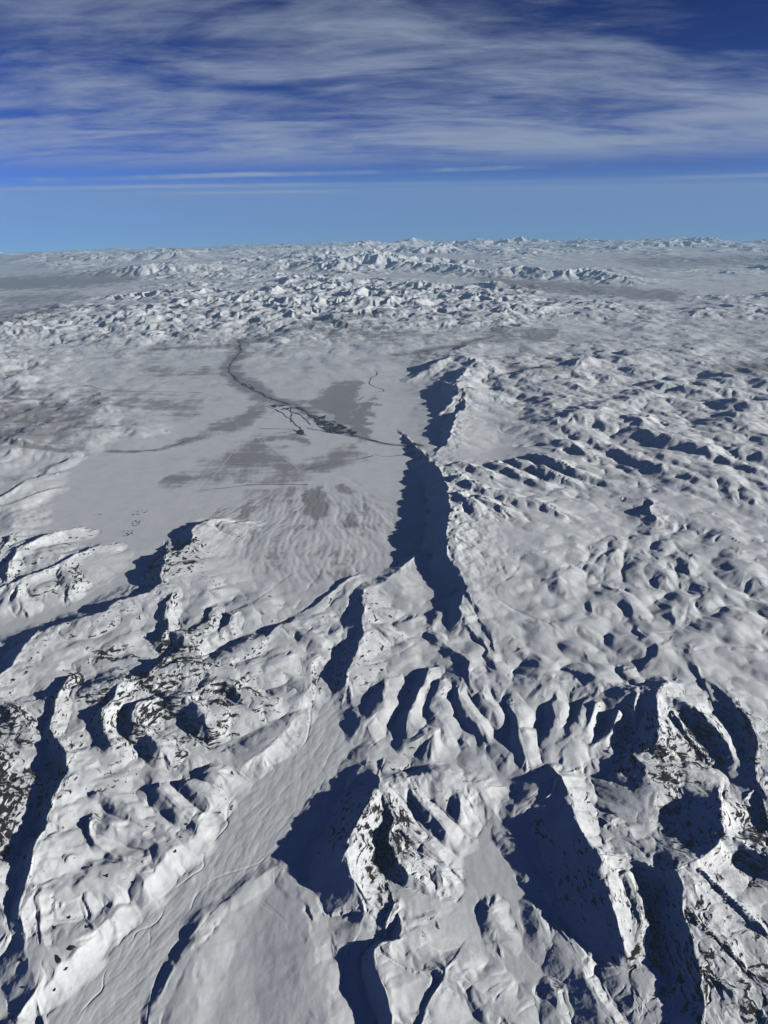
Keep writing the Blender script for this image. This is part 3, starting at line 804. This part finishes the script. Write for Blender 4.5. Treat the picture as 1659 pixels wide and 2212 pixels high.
# drifted snow rounds everything that is not bare rock
soft = np.clip(1.0 - 1.1 * ROCK, .12, 1.0) * np.clip((24 - RR[:, None]) / 9, 0, 1) * .5
Hs = blur(Hh, 6)
Hh = Hh + soft * (Hs - Hh)
print('gully', time.time() - T0)
fan = patch('D', [(420, 1110), (560, 1070), (700, 1050), (850, 1080), (880, 1170), (800, 1240), (660, 1290), (520, 1230), (430, 1170)], 30)
fx_, fy_ = ground(690., 985.)
ddx = fx_ - X; ddy = fy_ - Y; dd = np.hypot(ddx, ddy) + 1e-6
wv = fbm(X, Y, 2.2, 2, .5, 411) * .7
dxa = (ddx * np.cos(wv) - ddy * np.sin(wv)) / dd; dya = (ddx * np.sin(wv) + ddy * np.cos(wv)) / dd
fanrows = np.where(fan.max(axis=1) > 0)[0]; fa, fb = fanrows.min(), fanrows.max() + 1
FANC = np.zeros_like(X)
for lam, am in ((.9, .006), (.46, .004), (.22, .003)):
    c, s_ = gully(X[fa:fb], Y[fa:fb], dxa[fa:fb], dya[fa:fb], lam, 421)
    FANC[fa:fb] += c
    Hh[fa:fb] += am * c * fan[fa:fb]
# wind and melt lines along the near valley
vm = patch('D', [(60, 2212), (190, 2090), (360, 1900), (450, 1800), (520, 1690), (660, 1560), (720, 1420), (770, 1600), (700, 1720), (640, 1820), (560, 1900), (420, 2000), (300, 2300), (40, 2300)], 25)
va = ground(150., 2200.); vb = ground(720., 1500.)
vdx, vdy = float(vb[0] - va[0]), float(vb[1] - va[1]); vl = math.hypot(vdx, vdy)
wv = fbm(X, Y, 1.2, 2, .5, 431) * .55
cdx = (vdx * np.cos(wv) - vdy * np.sin(wv)) / vl; cdy = (vdx * np.sin(wv) + vdy * np.cos(wv)) / vl
vr = np.where(vm.max(axis=1) > 0)[0]; fa, fb = vr.min(), vr.max() + 1
for lam, am in ((.34, .0035), (.16, .0022), (.08, .0012)):
    c, s_ = gully(X[fa:fb], Y[fa:fb], cdx[fa:fb], cdy[fa:fb], lam, 441)
    mg = np.sqrt(c * c + s_ * s_) + 1e-4
    c = np.sqrt(np.clip((1 + c / mg) * .5, 0, 1)) * np.clip(mg * 2, 0, 1)
    Hh[fa:fb] += am * c * vm[fa:fb] * np.clip((lam / DR[fa:fb] - 2) / 2, 0, 1)
rough = np.clip(np.hypot(*grad(blur(Hh, 2))) / .5, 0, 1)
for lam, amp, sd in ((.30, .020, 201), (.14, .012, 211), (.07, .007, 221), (.035, .004, 231)):
    ok = np.clip((lam / DR - 2.0) / 2.0, 0, 1)
    i1 = (np.where(ok.max(axis=1) > 0)[0].max() + 1) if (ok > 0).any() else 0
    if i1:
        n = 1 - 2 * np.abs(perlin(X[:i1] / lam, Y[:i1] / lam, sd))
        Hh[:i1] += amp * n * (.01 + .05 * rough[:i1] + rough[:i1] * ROCK[:i1] ** 1.6 * .8) * ok[:i1]

for lam, am, sd in ((.22, .0026, 241), (.10, .0014, 247), (.05, .0007, 251)):
    ok = np.clip((lam / DR - 2.0) / 2.0, 0, 1)
    i1 = (np.where(ok.max(axis=1) > 0)[0].max() + 1) if (ok > 0).any() else 0
    if i1:
        Hh[:i1] += am * perlin(X[:i1] / lam, Y[:i1] / lam * .6, sd) * ok[:i1]
# streams
for (zone, dep, wid, pts) in STREAMS:
    P = []
    for (a, b) in chaikin(pts, 2):
        g = ground(*zp(zone, a, b), .04)
        P.append((float(g[0]), float(g[1])))
    P = np.array(P)
    wl = wid * 3.5
    m = (WX > P[:, 0].min() - wl) & (WX < P[:, 0].max() + wl) & (WY > P[:, 1].min() - wl) & (WY < P[:, 1].max() + wl)
    if not m.any():
        continue
    d, s, t = seg_dist(P, WX[m], WY[m])
    n_ = len(P) - 1
    fade = np.clip(np.minimum(t / (n_ * .12), (n_ - t) / (n_ * .12)), .15, 1)
    sw_, sd_ = (.34, .24) if zone in 'EFGB' else (.7, .32)
    fade = fade * np.clip(.75 + 1.6 * perlin(X[m] / .5, Y[m] / .5, 451), .1, 1.4)
    we = np.maximum(wid * sw_, .8 * DR[m])
    Hh[m] -= sd_ * dep * fade * np.exp(-(d / we) ** 2)
    if zone == 'J' and dep < .06:
        Hh[m] -= .45 * dep * fade * np.exp(-(d / (wid * 2.2)) ** 2)
Z = Hh - (X * X + Y * Y) / (2 * EARTH_KM)
print('height', time.time() - T0)
#TERRAIN-END

# ------------------------------------------------------------------ surface cover read by the snow material
gx, gy = grad(Hh)
slope = np.hypot(gx, gy)
rock = ROCK * np.clip((slope - .03) / .27, 0, 1)
BARE_PATCH = [  # ground with only thin snow: (zone, strength, soft edge, outline)
 ('D', .50, 14, [(350, 1045), (450, 990), (560, 938), (640, 985), (770, 962), (800, 990), (640, 1040), (440, 1060)]),
 ('I', .72, 12, [(280, 200), (390, 150), (480, 95), (600, 85), (600, 180), (590, 330), (450, 250), (380, 210)]),
 ('I', .80, 8, [(600, 200), (690, 150), (700, 220), (660, 310), (640, 350), (580, 350)]),
 ('H', .38, 22, [(450, 150), (850, 160), (1150, 150), (1000, 260), (700, 270), (450, 230)]),
 ('H', .52, 25, [(-200, 190), (450, 200), (600, 300), (420, 450), (-200, 430)]),
 ('I', .52, 6, [(320, 660), (430, 640), (470, 740), (370, 810), (300, 760)]),
 ('I', .52, 5, [(480, 640), (560, 620), (590, 670), (500, 680)]),
 ('I', .42, 6, [(530, 770), (620, 780), (630, 860), (560, 850)]),
 ('I', .38, 10, [(0, 650), (290, 640), (200, 720), (0, 780)]),
 ('H', .62, 10, [(1180, 290), (1400, 210), (1480, 260), (1300, 330), (1050, 370)]),
 ('H', .60, 6, [(1400, 370), (1600, 340), (1659, 370), (1659, 400), (1450, 400)]),
 ('H', .55, 5, [(860, 440), (1000, 370), (1090, 375), (920, 430)]),
 ('K', .75, 6, [(-200, 210), (560, 190), (600, 215), (300, 250), (-200, 260)]),
 ('K', .50, 10, [(-200, 370), (150, 340), (350, 330), (250, 400), (-200, 440)]),
 ('K', .40, 8, [(0, 285), (300, 270), (420, 300), (200, 330), (0, 330)]),
 ('M', .80, 6, [(400, 205), (800, 230), (1150, 260), (1300, 270), (1250, 310), (1050, 300), (800, 270), (500, 270)]),
 ('M', .50, 8, [(430, 430), (600, 440), (750, 440), (700, 490), (450, 495)]),
 ('M', .60, 8, [(1400, 600), (1600, 590), (1800, 640), (1450, 650)]),
 ('M', .45, 8, [(1000, 120), (1800, 110), (1800, 150), (1100, 160)]),
 ('K', .35, 12, [(600, 590), (900, 590), (1000, 640), (700, 650)]),
 ('K', .45, 6, [(590, 600), (680, 590), (760, 605), (640, 618)]),
 ('M', .40, 12, [(-300, 420), (0, 430), (200, 470), (-100, 480), (-400, 450)]),
 ('M', .45, 12, [(550, 610), (850, 640), (780, 660), (500, 640)]),
]
bare = np.zeros_like(X)
for (zn, bs, so, pl) in BARE_PATCH:
    bare = np.maximum(bare, bs * patch(zn, pl, so))
for (zn, hw, st0, pl) in (('K', .9, .62, [(1030, 480), (1050, 530), (980, 590), (1010, 640), (1090, 690), (1180, 730), (1250, 752)]),
                          ('I', .7, .66, [(0, 70), (60, 130), (200, 185), (290, 200), (400, 280), (480, 320), (560, 350), (640, 378)]),
                          ('I', .35, .5, [(640, 378), (760, 408), (880, 420), (960, 432)]),
                          ('K', 1.0, .5, [(1690, 380), (1500, 402), (1300, 442), (1180, 482), (1060, 500), (900, 520), (700, 520)]),
                          ('M', 1.0, .5, [(480, 460), (330, 500), (200, 530), (60, 540)]),
                          ('H', .4, .55, [(-100, 425), (200, 445), (380, 465)]), ('H', .3, .5, [(600, 455), (780, 450), (880, 436), (1040, 380), (1180, 310)])):
    P = np.array([ground(*zp(zn, a, b), 0.) for a, b in chaikin(pl, 1)])
    m = (WX > P[:, 0].min() - hw) & (WX < P[:, 0].max() + hw) & (WY > P[:, 1].min() - hw) & (WY < P[:, 1].max() + hw)
    d, _, _ = seg_dist(P, WX[m] + .25 * PN1[m] * hw, WY[m] + .25 * PN2[m] * hw)
    bare[m] = np.maximum(bare[m], st0 * np.clip(1.2 - d / hw, 0, 1))
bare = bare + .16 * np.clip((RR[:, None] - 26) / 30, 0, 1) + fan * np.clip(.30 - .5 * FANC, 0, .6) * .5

# ------------------------------------------------------------------ materials
def snow_material():
    m = bpy.data.materials.new("snow_cover"); m.use_nodes = True
    t = m.node_tree; t.nodes.clear()
    out = N(t, 'ShaderNodeOutputMaterial'); bs = N(t, 'ShaderNodeBsdfPrincipled')
    L(t, bs.outputs[0], out.inputs[0])
    g = N(t, 'ShaderNodeNewGeometry')
    pos = g.outputs['Position']
    def scaled(v):
        q = N(t, 'ShaderNodeVectorMath', operation='MULTIPLY'); L(t, pos, q.inputs[0]); q.inputs[1].default_value = v
        return q.outputs[0]
    ar = N(t, 'ShaderNodeAttribute', attribute_name='rock').outputs['Fac']
    ab = N(t, 'ShaderNodeAttribute', attribute_name='bare').outputs['Fac']
    n1 = noise_node(t, scaled((1 / 190., 1 / 190., 1 / 32.)), 1.0, 6, .62, .3)
    n2 = noise_node(t, scaled((1 / 900., 1 / 1400., 1 / 200.)), 1.0, 4, .55)
    rk = math_node(t, 'ADD', math_node(t, 'MULTIPLY', ar, .62), math_node(t, 'ADD', math_node(t, 'MULTIPLY', math_node(t, 'SUBTRACT', n1, .5), 1.5), math_node(t, 'MULTIPLY', math_node(t, 'SUBTRACT', n2, .5), .9)))
    has = remap(t, ar, .02, .12)
    rk = math_node(t, 'MULTIPLY', remap(t, rk, .40, .52), has)
    # wind-streaked thin snow on the plains
    n3 = noise_node(t, scaled((1 / 1300., 1 / 3600., 1 / 400.)), 1.0, 10, .70, .2)
    n4 = noise_node(t, scaled((1 / 3800., 1 / 900., 1 / 400.)), 1.0, 10, .68, .4)
    bn = math_node(t, 'ADD', math_node(t, 'MULTIPLY', n3, .55), math_node(t, 'MULTIPLY', n4, .45))
    br = math_node(t, 'ADD', math_node(t, 'MULTIPLY', ab, .75), math_node(t, 'MULTIPLY', math_node(t, 'SUBTRACT', bn, .5), 2.6))
    br = math_node(t, 'MULTIPLY', remap(t, br, .10, .50), remap(t, ab, .03, .2))
    n5 = noise_node(t, scaled((1 / 420., 1 / 420., 1 / 100.)), 1.0, 6, .6)
    n6 = noise_node(t, scaled((1 / 2600., 1 / 2600., 1 / 500.)), 1.0, 5, .6, .3)
    n7 = noise_node(t, scaled((1 / 70., 1 / 70., 1 / 40.)), 1.0, 4, .6)
    snow = mix_col(t, remap(t, n5, .35, .7), (.79, .84, .905), (.72, .78, .86))
    snow = mix_col(t, math_node(t, 'MULTIPLY', remap(t, n6, .48, .72), .25), snow, (.57, .605, .66))
    snow = mix_col(t, math_node(t, 'MULTIPLY', remap(t, n7, .45, .75), .16), snow, (.60, .64, .70))
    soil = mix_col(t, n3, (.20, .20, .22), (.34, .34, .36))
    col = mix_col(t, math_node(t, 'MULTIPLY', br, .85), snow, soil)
    rockc = mix_col(t, n5, (.010, .010, .012), (.036, .031, .030))
    col = mix_col(t, rk, col, rockc)
    L(t, col, bs.inputs['Base Color'])
    L(t, remap(t, rk, 0, 1, .75, .95), bs.inputs['Roughness'])
    bs.inputs['Specular IOR Level'].default_value = .25
    b1 = noise_node(t, scaled((1 / 90., 1 / 90., 1 / 90.)), 1.0, 5, .6)
    b2 = noise_node(t, scaled((1 / 34., 1 / 34., 1 / 34.)), 1.0, 3, .6)
    hgt = math_node(t, 'ADD', math_node(t, 'ADD', math_node(t, 'MULTIPLY', b1, 3.0), math_node(t, 'MULTIPLY', b2, 1.6)), math_node(t, 'MULTIPLY', math_node(t, 'MULTIPLY', n1, ar), 26.0))
    bp = N(t, 'ShaderNodeBump'); bp.inputs['Strength'].default_value = .6; bp.inputs['Distance'].default_value = 1.0
    L(t, hgt, bp.inputs['Height']); L(t, bp.outputs[0], bs.inputs['Normal'])
    return m
SNOW = snow_material()

# ------------------------------------------------------------------ build the landforms
V = np.stack([X, Y, Z], -1).astype(np.float32) * 1000.0
Vi = np.gradient(V, axis=0); Vj = np.gradient(V, axis=1)
NRM = np.cross(Vj, Vi); NRM /= np.linalg.norm(NRM, axis=-1, keepdims=True)
NRM[NRM[..., 2] < 0] *= -1
own_cell = own.copy()
own_cell[ownv < .035] = 0
# country outside the traced landforms
plain = np.zeros(X.shape, np.int16)
LANDS = [('far_country', 'hazy snow mountains and plains out to the horizon'),
         ('hill_country', 'belt of crowded snowy hills beyond the flat basin'),
         ('basin_plain', 'flat snow-dusted basin floor with grey thin-snow patches'),
         ('eastern_plateau', 'rolling snowy plateau of smooth low hills behind the shadowed scarp'),
         ('valley_floor', 'smooth snow-filled valley floors winding between the near mountains')]
plain[:] = 4
plain[(PY < 1250) & (PX < 900)] = 2
plain[(PX >= 900) & (PY < 1290)] = 3
plain[PY < 790] = 1
plain[PY < 612] = 0
rid = np.where(own_cell > 0, own_cell + len(LANDS) - 1, plain)
def label_of(nm):
    return {
 'horned_ridge': 'steep snow ridge with a curved cirque and long jagged shadow beside the valley',
 'rim_plateau': 'snow bench at the bottom edge with a dark shadowed cliff rim',
 'near_dome': 'smooth rounded snow swell at the bottom without any rock',
 'shark_fin_ridge': 'sharp fin-shaped snow ridge casting a wide toothed shadow to its side',
 'rocky_massif': 'dark rock-strewn mountain filling the lower right corner',
 'banded_knoll': 'snowy knoll with dark curved rock bands between the fin ridge and broken peak',
 'broken_peak': 'craggy mountain with streaked rock gullies above the banded knoll',
 'ribbed_escarpment': 'snow escarpment cut into parallel ribs with shaded gullies between them',
 'great_scarp': 'long straight plateau scarp whose dark shadow lies on the basin edge',
 'wedge_hill': 'small wedge-shaped snow hill at the foot of the long plateau scarp',
 'knife_ridge': 'narrow snow ridge with a dark shadowed flank beside the upper valley',
 'round_hill': 'scattered rounded snow hills and a small cone on the right of the picture',
 'plateau_lobes': 'smooth snow spurs and low hills on the plateau above the long scarp',
 'table_hill': 'flat-topped snow hill with one dark square shadowed end',
 'long_rocky_ridge': 'long rocky ridge with a blue-black shadow across the side valley',
 'spurred_massif': 'broad snow massif with many rounded spurs running down to the valley',
 'gorge_wall': 'rocky snow slopes at the left edge beside a dark narrow gorge',
 'small_rocky_hill': 'small rock-speckled hill standing where the valley narrows',
 'western_hills': 'low rocky hills along the left edge beyond the side valley',
 'dome_hill': 'lone smooth snow dome beside the stream bend right of the long scarp',
 'cone_hill': 'small cone-shaped snow hill with a shaded hollow on its far side',
 'far_range_a': 'bright row of snow peaks standing beyond the wide dark plain',
 'far_range_b': 'isolated bright snow massif beyond the dark plain on the far left',
 'far_range_c': 'cluster of white peaks beyond the hill belt at the centre',
 'far_range_d': 'faint farthest snow range on the horizon at the centre',
 'far_range_e': 'hazy low snow range along the left horizon',
 'far_range_f': 'short hazy range between the left horizon range and the centre one',
 'far_range_g': 'faint hazy peaks on the right horizon'}[nm]
ALL = LANDS + [(nm, label_of(nm)) for nm in NAMES]
OBJNAME = {'far_country': 'terrain', 'western_hills': 'rocky_hills', 'near_dome': 'snow_swell', 'great_scarp': 'plateau_scarp', 'rim_plateau': 'snow_bench', 'plateau_lobes': 'plateau_spurs', 'round_hill': 'rounded_hills', 'eastern_plateau': 'plateau', 'hill_country': 'hills', 'basin_plain': 'plain', 'eastern_plateau': 'plateau', 'valley_floor': 'valley_floor'}
def link(o):
    scene.collection.objects.link(o); return o
I, J = np.meshgrid(np.arange(NR - 1), np.arange(NC - 1), indexing='ij')
quad = np.stack([I * NC + J, I * NC + J + 1, (I + 1) * NC + J + 1, (I + 1) * NC + J], -1).reshape(-1, 4)
fr = rid[:-1, :-1].reshape(-1)
Vf = V.reshape(-1, 3); Nf = NRM.reshape(-1, 3); rf = rock.reshape(-1).astype(np.float32); bf = bare.reshape(-1).astype(np.float32)
for k, (nm, lab) in enumerate(ALL):
    q = quad[fr == k]
    if len(q) == 0:
        continue
    ids, inv = np.unique(q, return_inverse=True)
    inv = inv.reshape(-1).astype(np.int32)
    me = bpy.data.meshes.new(nm)
    me.vertices.add(len(ids)); me.vertices.foreach_set('co', Vf[ids].reshape(-1))
    me.loops.add(len(inv)); me.loops.foreach_set('vertex_index', inv)
    me.polygons.add(len(q)); me.polygons.foreach_set('loop_start', np.arange(0, len(inv), 4, dtype=np.int32))
    me.update(calc_edges=True)
    me.polygons.foreach_set('use_smooth', np.ones(len(q), bool))
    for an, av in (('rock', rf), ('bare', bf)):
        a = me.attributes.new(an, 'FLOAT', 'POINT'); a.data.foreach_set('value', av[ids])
    me.normals_split_custom_set_from_vertices(Nf[ids])
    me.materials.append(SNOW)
    o = link(bpy.data.objects.new('mountain_range' if nm.startswith('far_range') else OBJNAME.get(nm, nm), me))
    o['kind'] = 'structure'; o['label'] = lab; o['category'] = 'terrain'
print('meshes', time.time() - T0, 'quads', len(quad), NR)

# ------------------------------------------------------------------ rivers, ditches and tracks draped on the ground
def sample(gx, gy):
    r = np.hypot(gx, gy); i = np.interp(r, RR, np.arange(NR)); a = np.arctan2(gx, gy)
    i0 = np.clip(i.astype(int), 0, NR - 2); fi = i - i0
    am = np.interp(r, RR, azm)
    j = (a / am + 1) * .5 * (NC - 1); j0 = np.clip(j.astype(int), 0, NC - 2); fj = np.clip(j - j0, 0, 1)
    q = np.maximum.reduce([Z[i0, j0], Z[i0 + 1, j0], Z[i0, j0 + 1], Z[i0 + 1, j0 + 1]])
    b = (Z[i0, j0] * (1 - fi) * (1 - fj) + Z[i0 + 1, j0] * fi * (1 - fj) + Z[i0, j0 + 1] * (1 - fi) * fj + Z[i0 + 1, j0 + 1] * fi * fj)
    return .6 * b + .4 * q
def plain_mat(name, c0, c1, rough, sc):
    m = bpy.data.materials.new(name); m.use_nodes = True; t = m.node_tree
    bs = t.nodes['Principled BSDF']
    g = N(t, 'ShaderNodeNewGeometry')
    n = noise_node(t, g.outputs['Position'], sc, 4, .6)
    L(t, mix_col(t, remap(t, n, .35, .65), c0, c1), bs.inputs['Base Color'])
    bs.inputs['Roughness'].default_value = rough
    return m
M_RIVER = plain_mat('dark_river_water', (.03, .036, .05), (.20, .21, .24), .5, 1 / 700.)
M_DITCH = plain_mat('scrub_lined_ditch', (.05, .05, .06), (.16, .16, .18), .9, 1 / 300.)
M_ROAD = plain_mat('packed_snow_track', (.78, .81, .86), (.84, .86, .90), .7, 1 / 300.)
def ribbon(name, label, mat, wid, lines, wander=.12):
    vs = []; fs = []
    for (zone, pts) in lines:
        pp = np.array([ground(*zp(zone, a, b), .01) for a, b in chaikin(pts, 2 if wander else 0)])
        seg = np.hypot(*np.diff(pp, axis=0).T); cum = np.r_[0, np.cumsum(seg)]
        n = max(8, int(cum[-1] / .12))
        tq = np.linspace(0, cum[-1], n)
        cx = np.interp(tq, cum, pp[:, 0]); cy = np.interp(tq, cum, pp[:, 1])
        if wander:
            cx = cx + wander * fbm(cx, cy, 1.1, 3, .5, 501); cy = cy + wander * 2 * fbm(cx, cy, 1.1, 3, .5, 507)
        tx = np.gradient(cx); ty = np.gradient(cy); tl = np.hypot(tx, ty) + 1e-9
        w = .5 * wid * (np.clip(.75 + 1.5 * perlin(tq / .9, tq * 0 + len(vs), 511), .25, 1.7) if wander else 1.0)
        nx, ny = -ty / tl * w, tx / tl * w
        b0 = len(vs)
        for sgn in (-1, 0, 1):
            ax, ay = cx + sgn * nx, cy + sgn * ny
            az = sample(ax, ay) + .006
            vs += list(zip(ax * 1000, ay * 1000, az * 1000))
        for k in range(n - 1):
            for q in (0, 1):
                a = b0 + q * n + k
                fs.append((a, a + 1, a + n + 1, a + n))
    me = bpy.data.meshes.new(name); me.from_pydata([tuple(map(float, v)) for v in vs], [], fs)
    me.materials.append(mat)
    o = link(bpy.data.objects.new(name, me)); o['kind'] = 'structure'; o['label'] = label; o['category'] = name.replace('_', ' ')
    return o
ribbon('river', 'dark winding river running down into the flat basin', M_RIVER, .17,
 [('K', [(1030, 480), (1050, 530), (980, 590), (1010, 640), (1090, 690), (1180, 730), (1250, 752)]),
  ('I', [(20, 90), (60, 130), (200, 185), (290, 200)]),
  ('I', [(270, 205), (330, 240), (400, 285), (480, 320), (560, 350), (640, 378), (760, 408), (880, 420), (960, 432)])])
ribbon('river_braid', 'thin dark braided channels beside the river on the basin floor', M_RIVER, .08,
 [('I', [(110, 205), (200, 235), (230, 270), (290, 310), (310, 355)]), ('I', [(200, 210), (280, 240), (330, 275), (350, 300)]),
  ('I', [(300, 215), (340, 240), (400, 265)]), ('I', [(240, 200), (250, 240), (240, 290)]),
  ('I', [(330, 320), (420, 340), (520, 355), (600, 370)]), ('I', [(250, 330), (310, 345), (330, 360)]), ('I', [(380, 300), (430, 335), (470, 350)])])
ribbon('tributary', 'dark side stream joining the river from the hills', M_RIVER, .12,
 [('K', [(1690, 380), (1500, 402), (1300, 442), (1180, 482), (1060, 500)]), ('M', [(480, 460), (330, 500), (200, 530), (60, 540)])])
ribbon('side_stream', 'thin looping stream on the snow flat next to the long scarp', M_DITCH, .06,
 [('I', [(690, 10), (720, 30), (670, 60), (665, 90), (740, 110), (750, 125), (690, 130)]), ('I', [(640, 150), (600, 175), (590, 190)])])
ribbon('ditch', 'dark narrow ditches crossing the thin-snow basin', M_DITCH, .055,
 [('H', [(460, 100), (560, 125), (750, 135), (940, 130), (1100, 135)]), ('H', [(600, 455), (780, 450), (880, 436), (1040, 380)]),
  ('H', [(1090, 655), (1240, 640), (1400, 626), (1659, 625)]), ('I', [(0, 628), (160, 626), (305, 625)]), ('H', [(1150, 520), (1320, 516)]),
  ('I', [(60, 365), (180, 350), (280, 335)]), ('I', [(70, 325), (200, 325), (250, 330)]), ('I', [(700, 462), (760, 480), (900, 460), (950, 440)]),
  ('I', [(300, 550), (440, 520), (600, 490), (690, 470)])], .05)
ribbon('road', 'pale straight track crossing the dark basin floor', M_ROAD, .045,
 [('H', [(1087, 657), (1165, 565), (1250, 462)])], 0)
ribbon('road', 'second pale straight track slanting down towards the fan', M_ROAD, .04,
 [('H', [(1392, 380), (1500, 460), (1622, 552)])], 0)

# ------------------------------------------------------------------ woods on the basin floor
M_WOOD = plain_mat('dark_bare_wood', (.012, .014, .016), (.045, .045, .048), .95, 1 / 90.)
def woods(name, label, areas, seed, smin, smax):
    r_ = np.random.default_rng(seed); vs = []; fs = []
    for (zone, n, pts) in areas:
        P = np.array([zp(zone, a, b) for a, b in pts])
        lo, hi = P.min(0), P.max(0); got = 0
        while got < n:
            q = r_.uniform(lo, hi)
            if not inside([tuple(p) for p in P], np.array([q[0]]), np.array([q[1]]))[0]:
                continue
            gx, gy = ground(q[0], q[1]); gx = float(gx); gy = float(gy)
            if perlin(np.array([gx / .7]), np.array([gy / .7]), 601)[0] < -.12:
                got += .34
                continue
            got += 1
            z = float(sample(np.array([gx]), np.array([gy]))[0]) * 1000
            w = r_.uniform(smin, smax); h = w * r_.uniform(.45, .8); b = len(vs)
            for k in range(6):
                a = k * math.pi / 3 + r_.uniform(-.3, .3); ww = w * r_.uniform(.7, 1.2)
                vs.append((gx * 1000 + ww * math.cos(a), gy * 1000 + ww * 1.6 * math.sin(a), z - 3))
            for k in range(6):
                a = k * math.pi / 3 + r_.uniform(-.3, .3); ww = w * r_.uniform(.4, .8)
                vs.append((gx * 1000 + ww * math.cos(a), gy * 1000 + ww * 1.6 * math.sin(a), z + h * r_.uniform(.6, .9)))
            vs.append((gx * 1000, gy * 1000, z + h))
            for k in range(6):
                n2 = (k + 1) % 6
                fs.append((b + k, b + n2, b + 6 + n2, b + 6 + k)); fs.append((b + 6 + k, b + 6 + n2, b + 12))
    me = bpy.data.meshes.new(name); me.from_pydata(vs, [], fs); me.materials.append(M_WOOD)
    o = link(bpy.data.objects.new(name, me)); o['kind'] = 'stuff'; o['label'] = label; o['category'] = 'woods'
woods('riverside_woods', 'dark broken woods along the river where it spreads over the basin',
      [('I', 420, [(360, 270), (430, 258), (520, 305), (600, 345), (570, 365), (440, 335), (390, 300)]),
       ('I', 90, [(120, 200), (260, 195), (300, 215), (200, 225)]), ('I', 60, [(280, 330), (320, 335), (310, 360), (285, 355)])], 5, 22, 60)
woods('tree_groves', 'small dark clumps of trees on the snow slope north of the rocky ridge',
      [('H', 16, [(715, 792), (740, 772), (790, 762), (818, 766), (790, 778), (750, 797)]), ('H', 30, [(685, 828), (712, 808), (735, 822), (775, 826), (750, 850), (700, 852)]),
       ('H', 18, [(650, 886), (690, 872), (745, 872), (722, 893), (670, 912)]), ('H', 7, [(500, 792), (530, 782), (552, 786), (515, 797)]),
       ('H', 8, [(1270, 900), (1330, 905), (1310, 930), (1280, 915)]), ('H', 5, [(215, 812), (250, 806), (240, 816)])], 9, 10, 24)

# ------------------------------------------------------------------ single rock outcrops on the near spurs
M_ROCK = plain_mat('bare_dark_rock', (.012, .012, .014), (.05, .044, .042), .95, 1 / 14.)
def outcrop_mesh(seed):
    r_ = np.random.default_rng(seed); bm = bmesh.new()
    bmesh.ops.create_icosphere(bm, subdivisions=2, radius=1.0)
    off = r_.uniform(0, 9, 3)
    for v in bm.verts:
        c = v.co
        k = 1 + .45 * math.sin(3.1 * c.x + off[0]) * math.sin(2.7 * c.y + off[1]) + .3 * math.sin(5.3 * c.z + 4 * c.x + off[2]) + r_.uniform(-.14, .14)
        v.co = Vector((c.x * k * 1.0, c.y * k * 1.5, c.z * k * .55))
    me = bpy.data.meshes.new('rock_outcrop'); bm.to_mesh(me); bm.free(); me.materials.append(M_ROCK)
    return me
OUT_MESH = [outcrop_mesh(k) for k in range(5)]
for k, (ox, oy, sz) in enumerate([(330, 960, 16), (415, 895, 18), (520, 955, 20), (145, 1315, 16), (330, 1340, 14), (395, 1205, 18),
        (640, 640, 20), (520, 600, 26), (690, 570, 18), (795, 685, 14), (880, 350, 14), (1050, 495, 20), (1085, 415, 18), (1120, 340, 20), (430, 1080, 30), (350, 1150, 34)]):
    gx, gy = ground(*zp('E', ox, oy), .16); gx = float(gx); gy = float(gy)
    z = float(sample(np.array([gx]), np.array([gy]))[0])
    gx, gy = ground(*zp('E', ox, oy), z + (gx * gx + gy * gy) / (2 * EARTH_KM)); gx = float(gx); gy = float(gy)
    z = float(sample(np.array([gx]), np.array([gy]))[0]) * 1000
    o = link(bpy.data.objects.new('rock_outcrop', OUT_MESH[k % 5]))
    o.location = (gx * 1000, gy * 1000, z); o.scale = (sz, sz, sz); o.rotation_euler = (0, 0, k * 1.7)
    o['label'] = 'small dark rock outcrop poking through the smooth snow spurs beside the valley'
    o['category'] = 'rock'; o['group'] = 'rock outcrops on the near snow spurs'; o['kind'] = 'thing'

# ------------------------------------------------------------------ haze: one closed box of even air round the whole scene
hm_ = bpy.data.materials.new("haze_air"); hm_.use_nodes = True
t = hm_.node_tree; t.nodes.clear()
o_ = N(t, 'ShaderNodeOutputMaterial'); pv = N(t, 'ShaderNodeVolumePrincipled')
pv.inputs['Color'].default_value = (.43, .69, 1.0, 1)
pv.inputs['Density'].default_value = 3.2e-6
pv.inputs['Anisotropy'].default_value = 0.0
L(t, pv.outputs[0], o_.inputs['Volume'])
me = bpy.data.meshes.new("haze")
x0, x1, y0, y1, z0, z1 = -3.85e5, 3.85e5, -3.85e5, 3.85e5, -1.25e4, 1.35e4
vs = [(a, b, c) for a in (x0, x1) for b in (y0, y1) for c in (z0, z1)]
me.from_pydata(vs, [], [(0, 1, 3, 2), (4, 6, 7, 5), (0, 4, 5, 1), (2, 3, 7, 6), (0, 2, 6, 4), (1, 5, 7, 3)])
me.materials.append(hm_)
hz = link(bpy.data.objects.new("haze", me))
hz['kind'] = 'stuff'; hz['label'] = 'thin blue haze in the air over the far country'; hz['category'] = 'haze'
print('done', time.time() - T0)
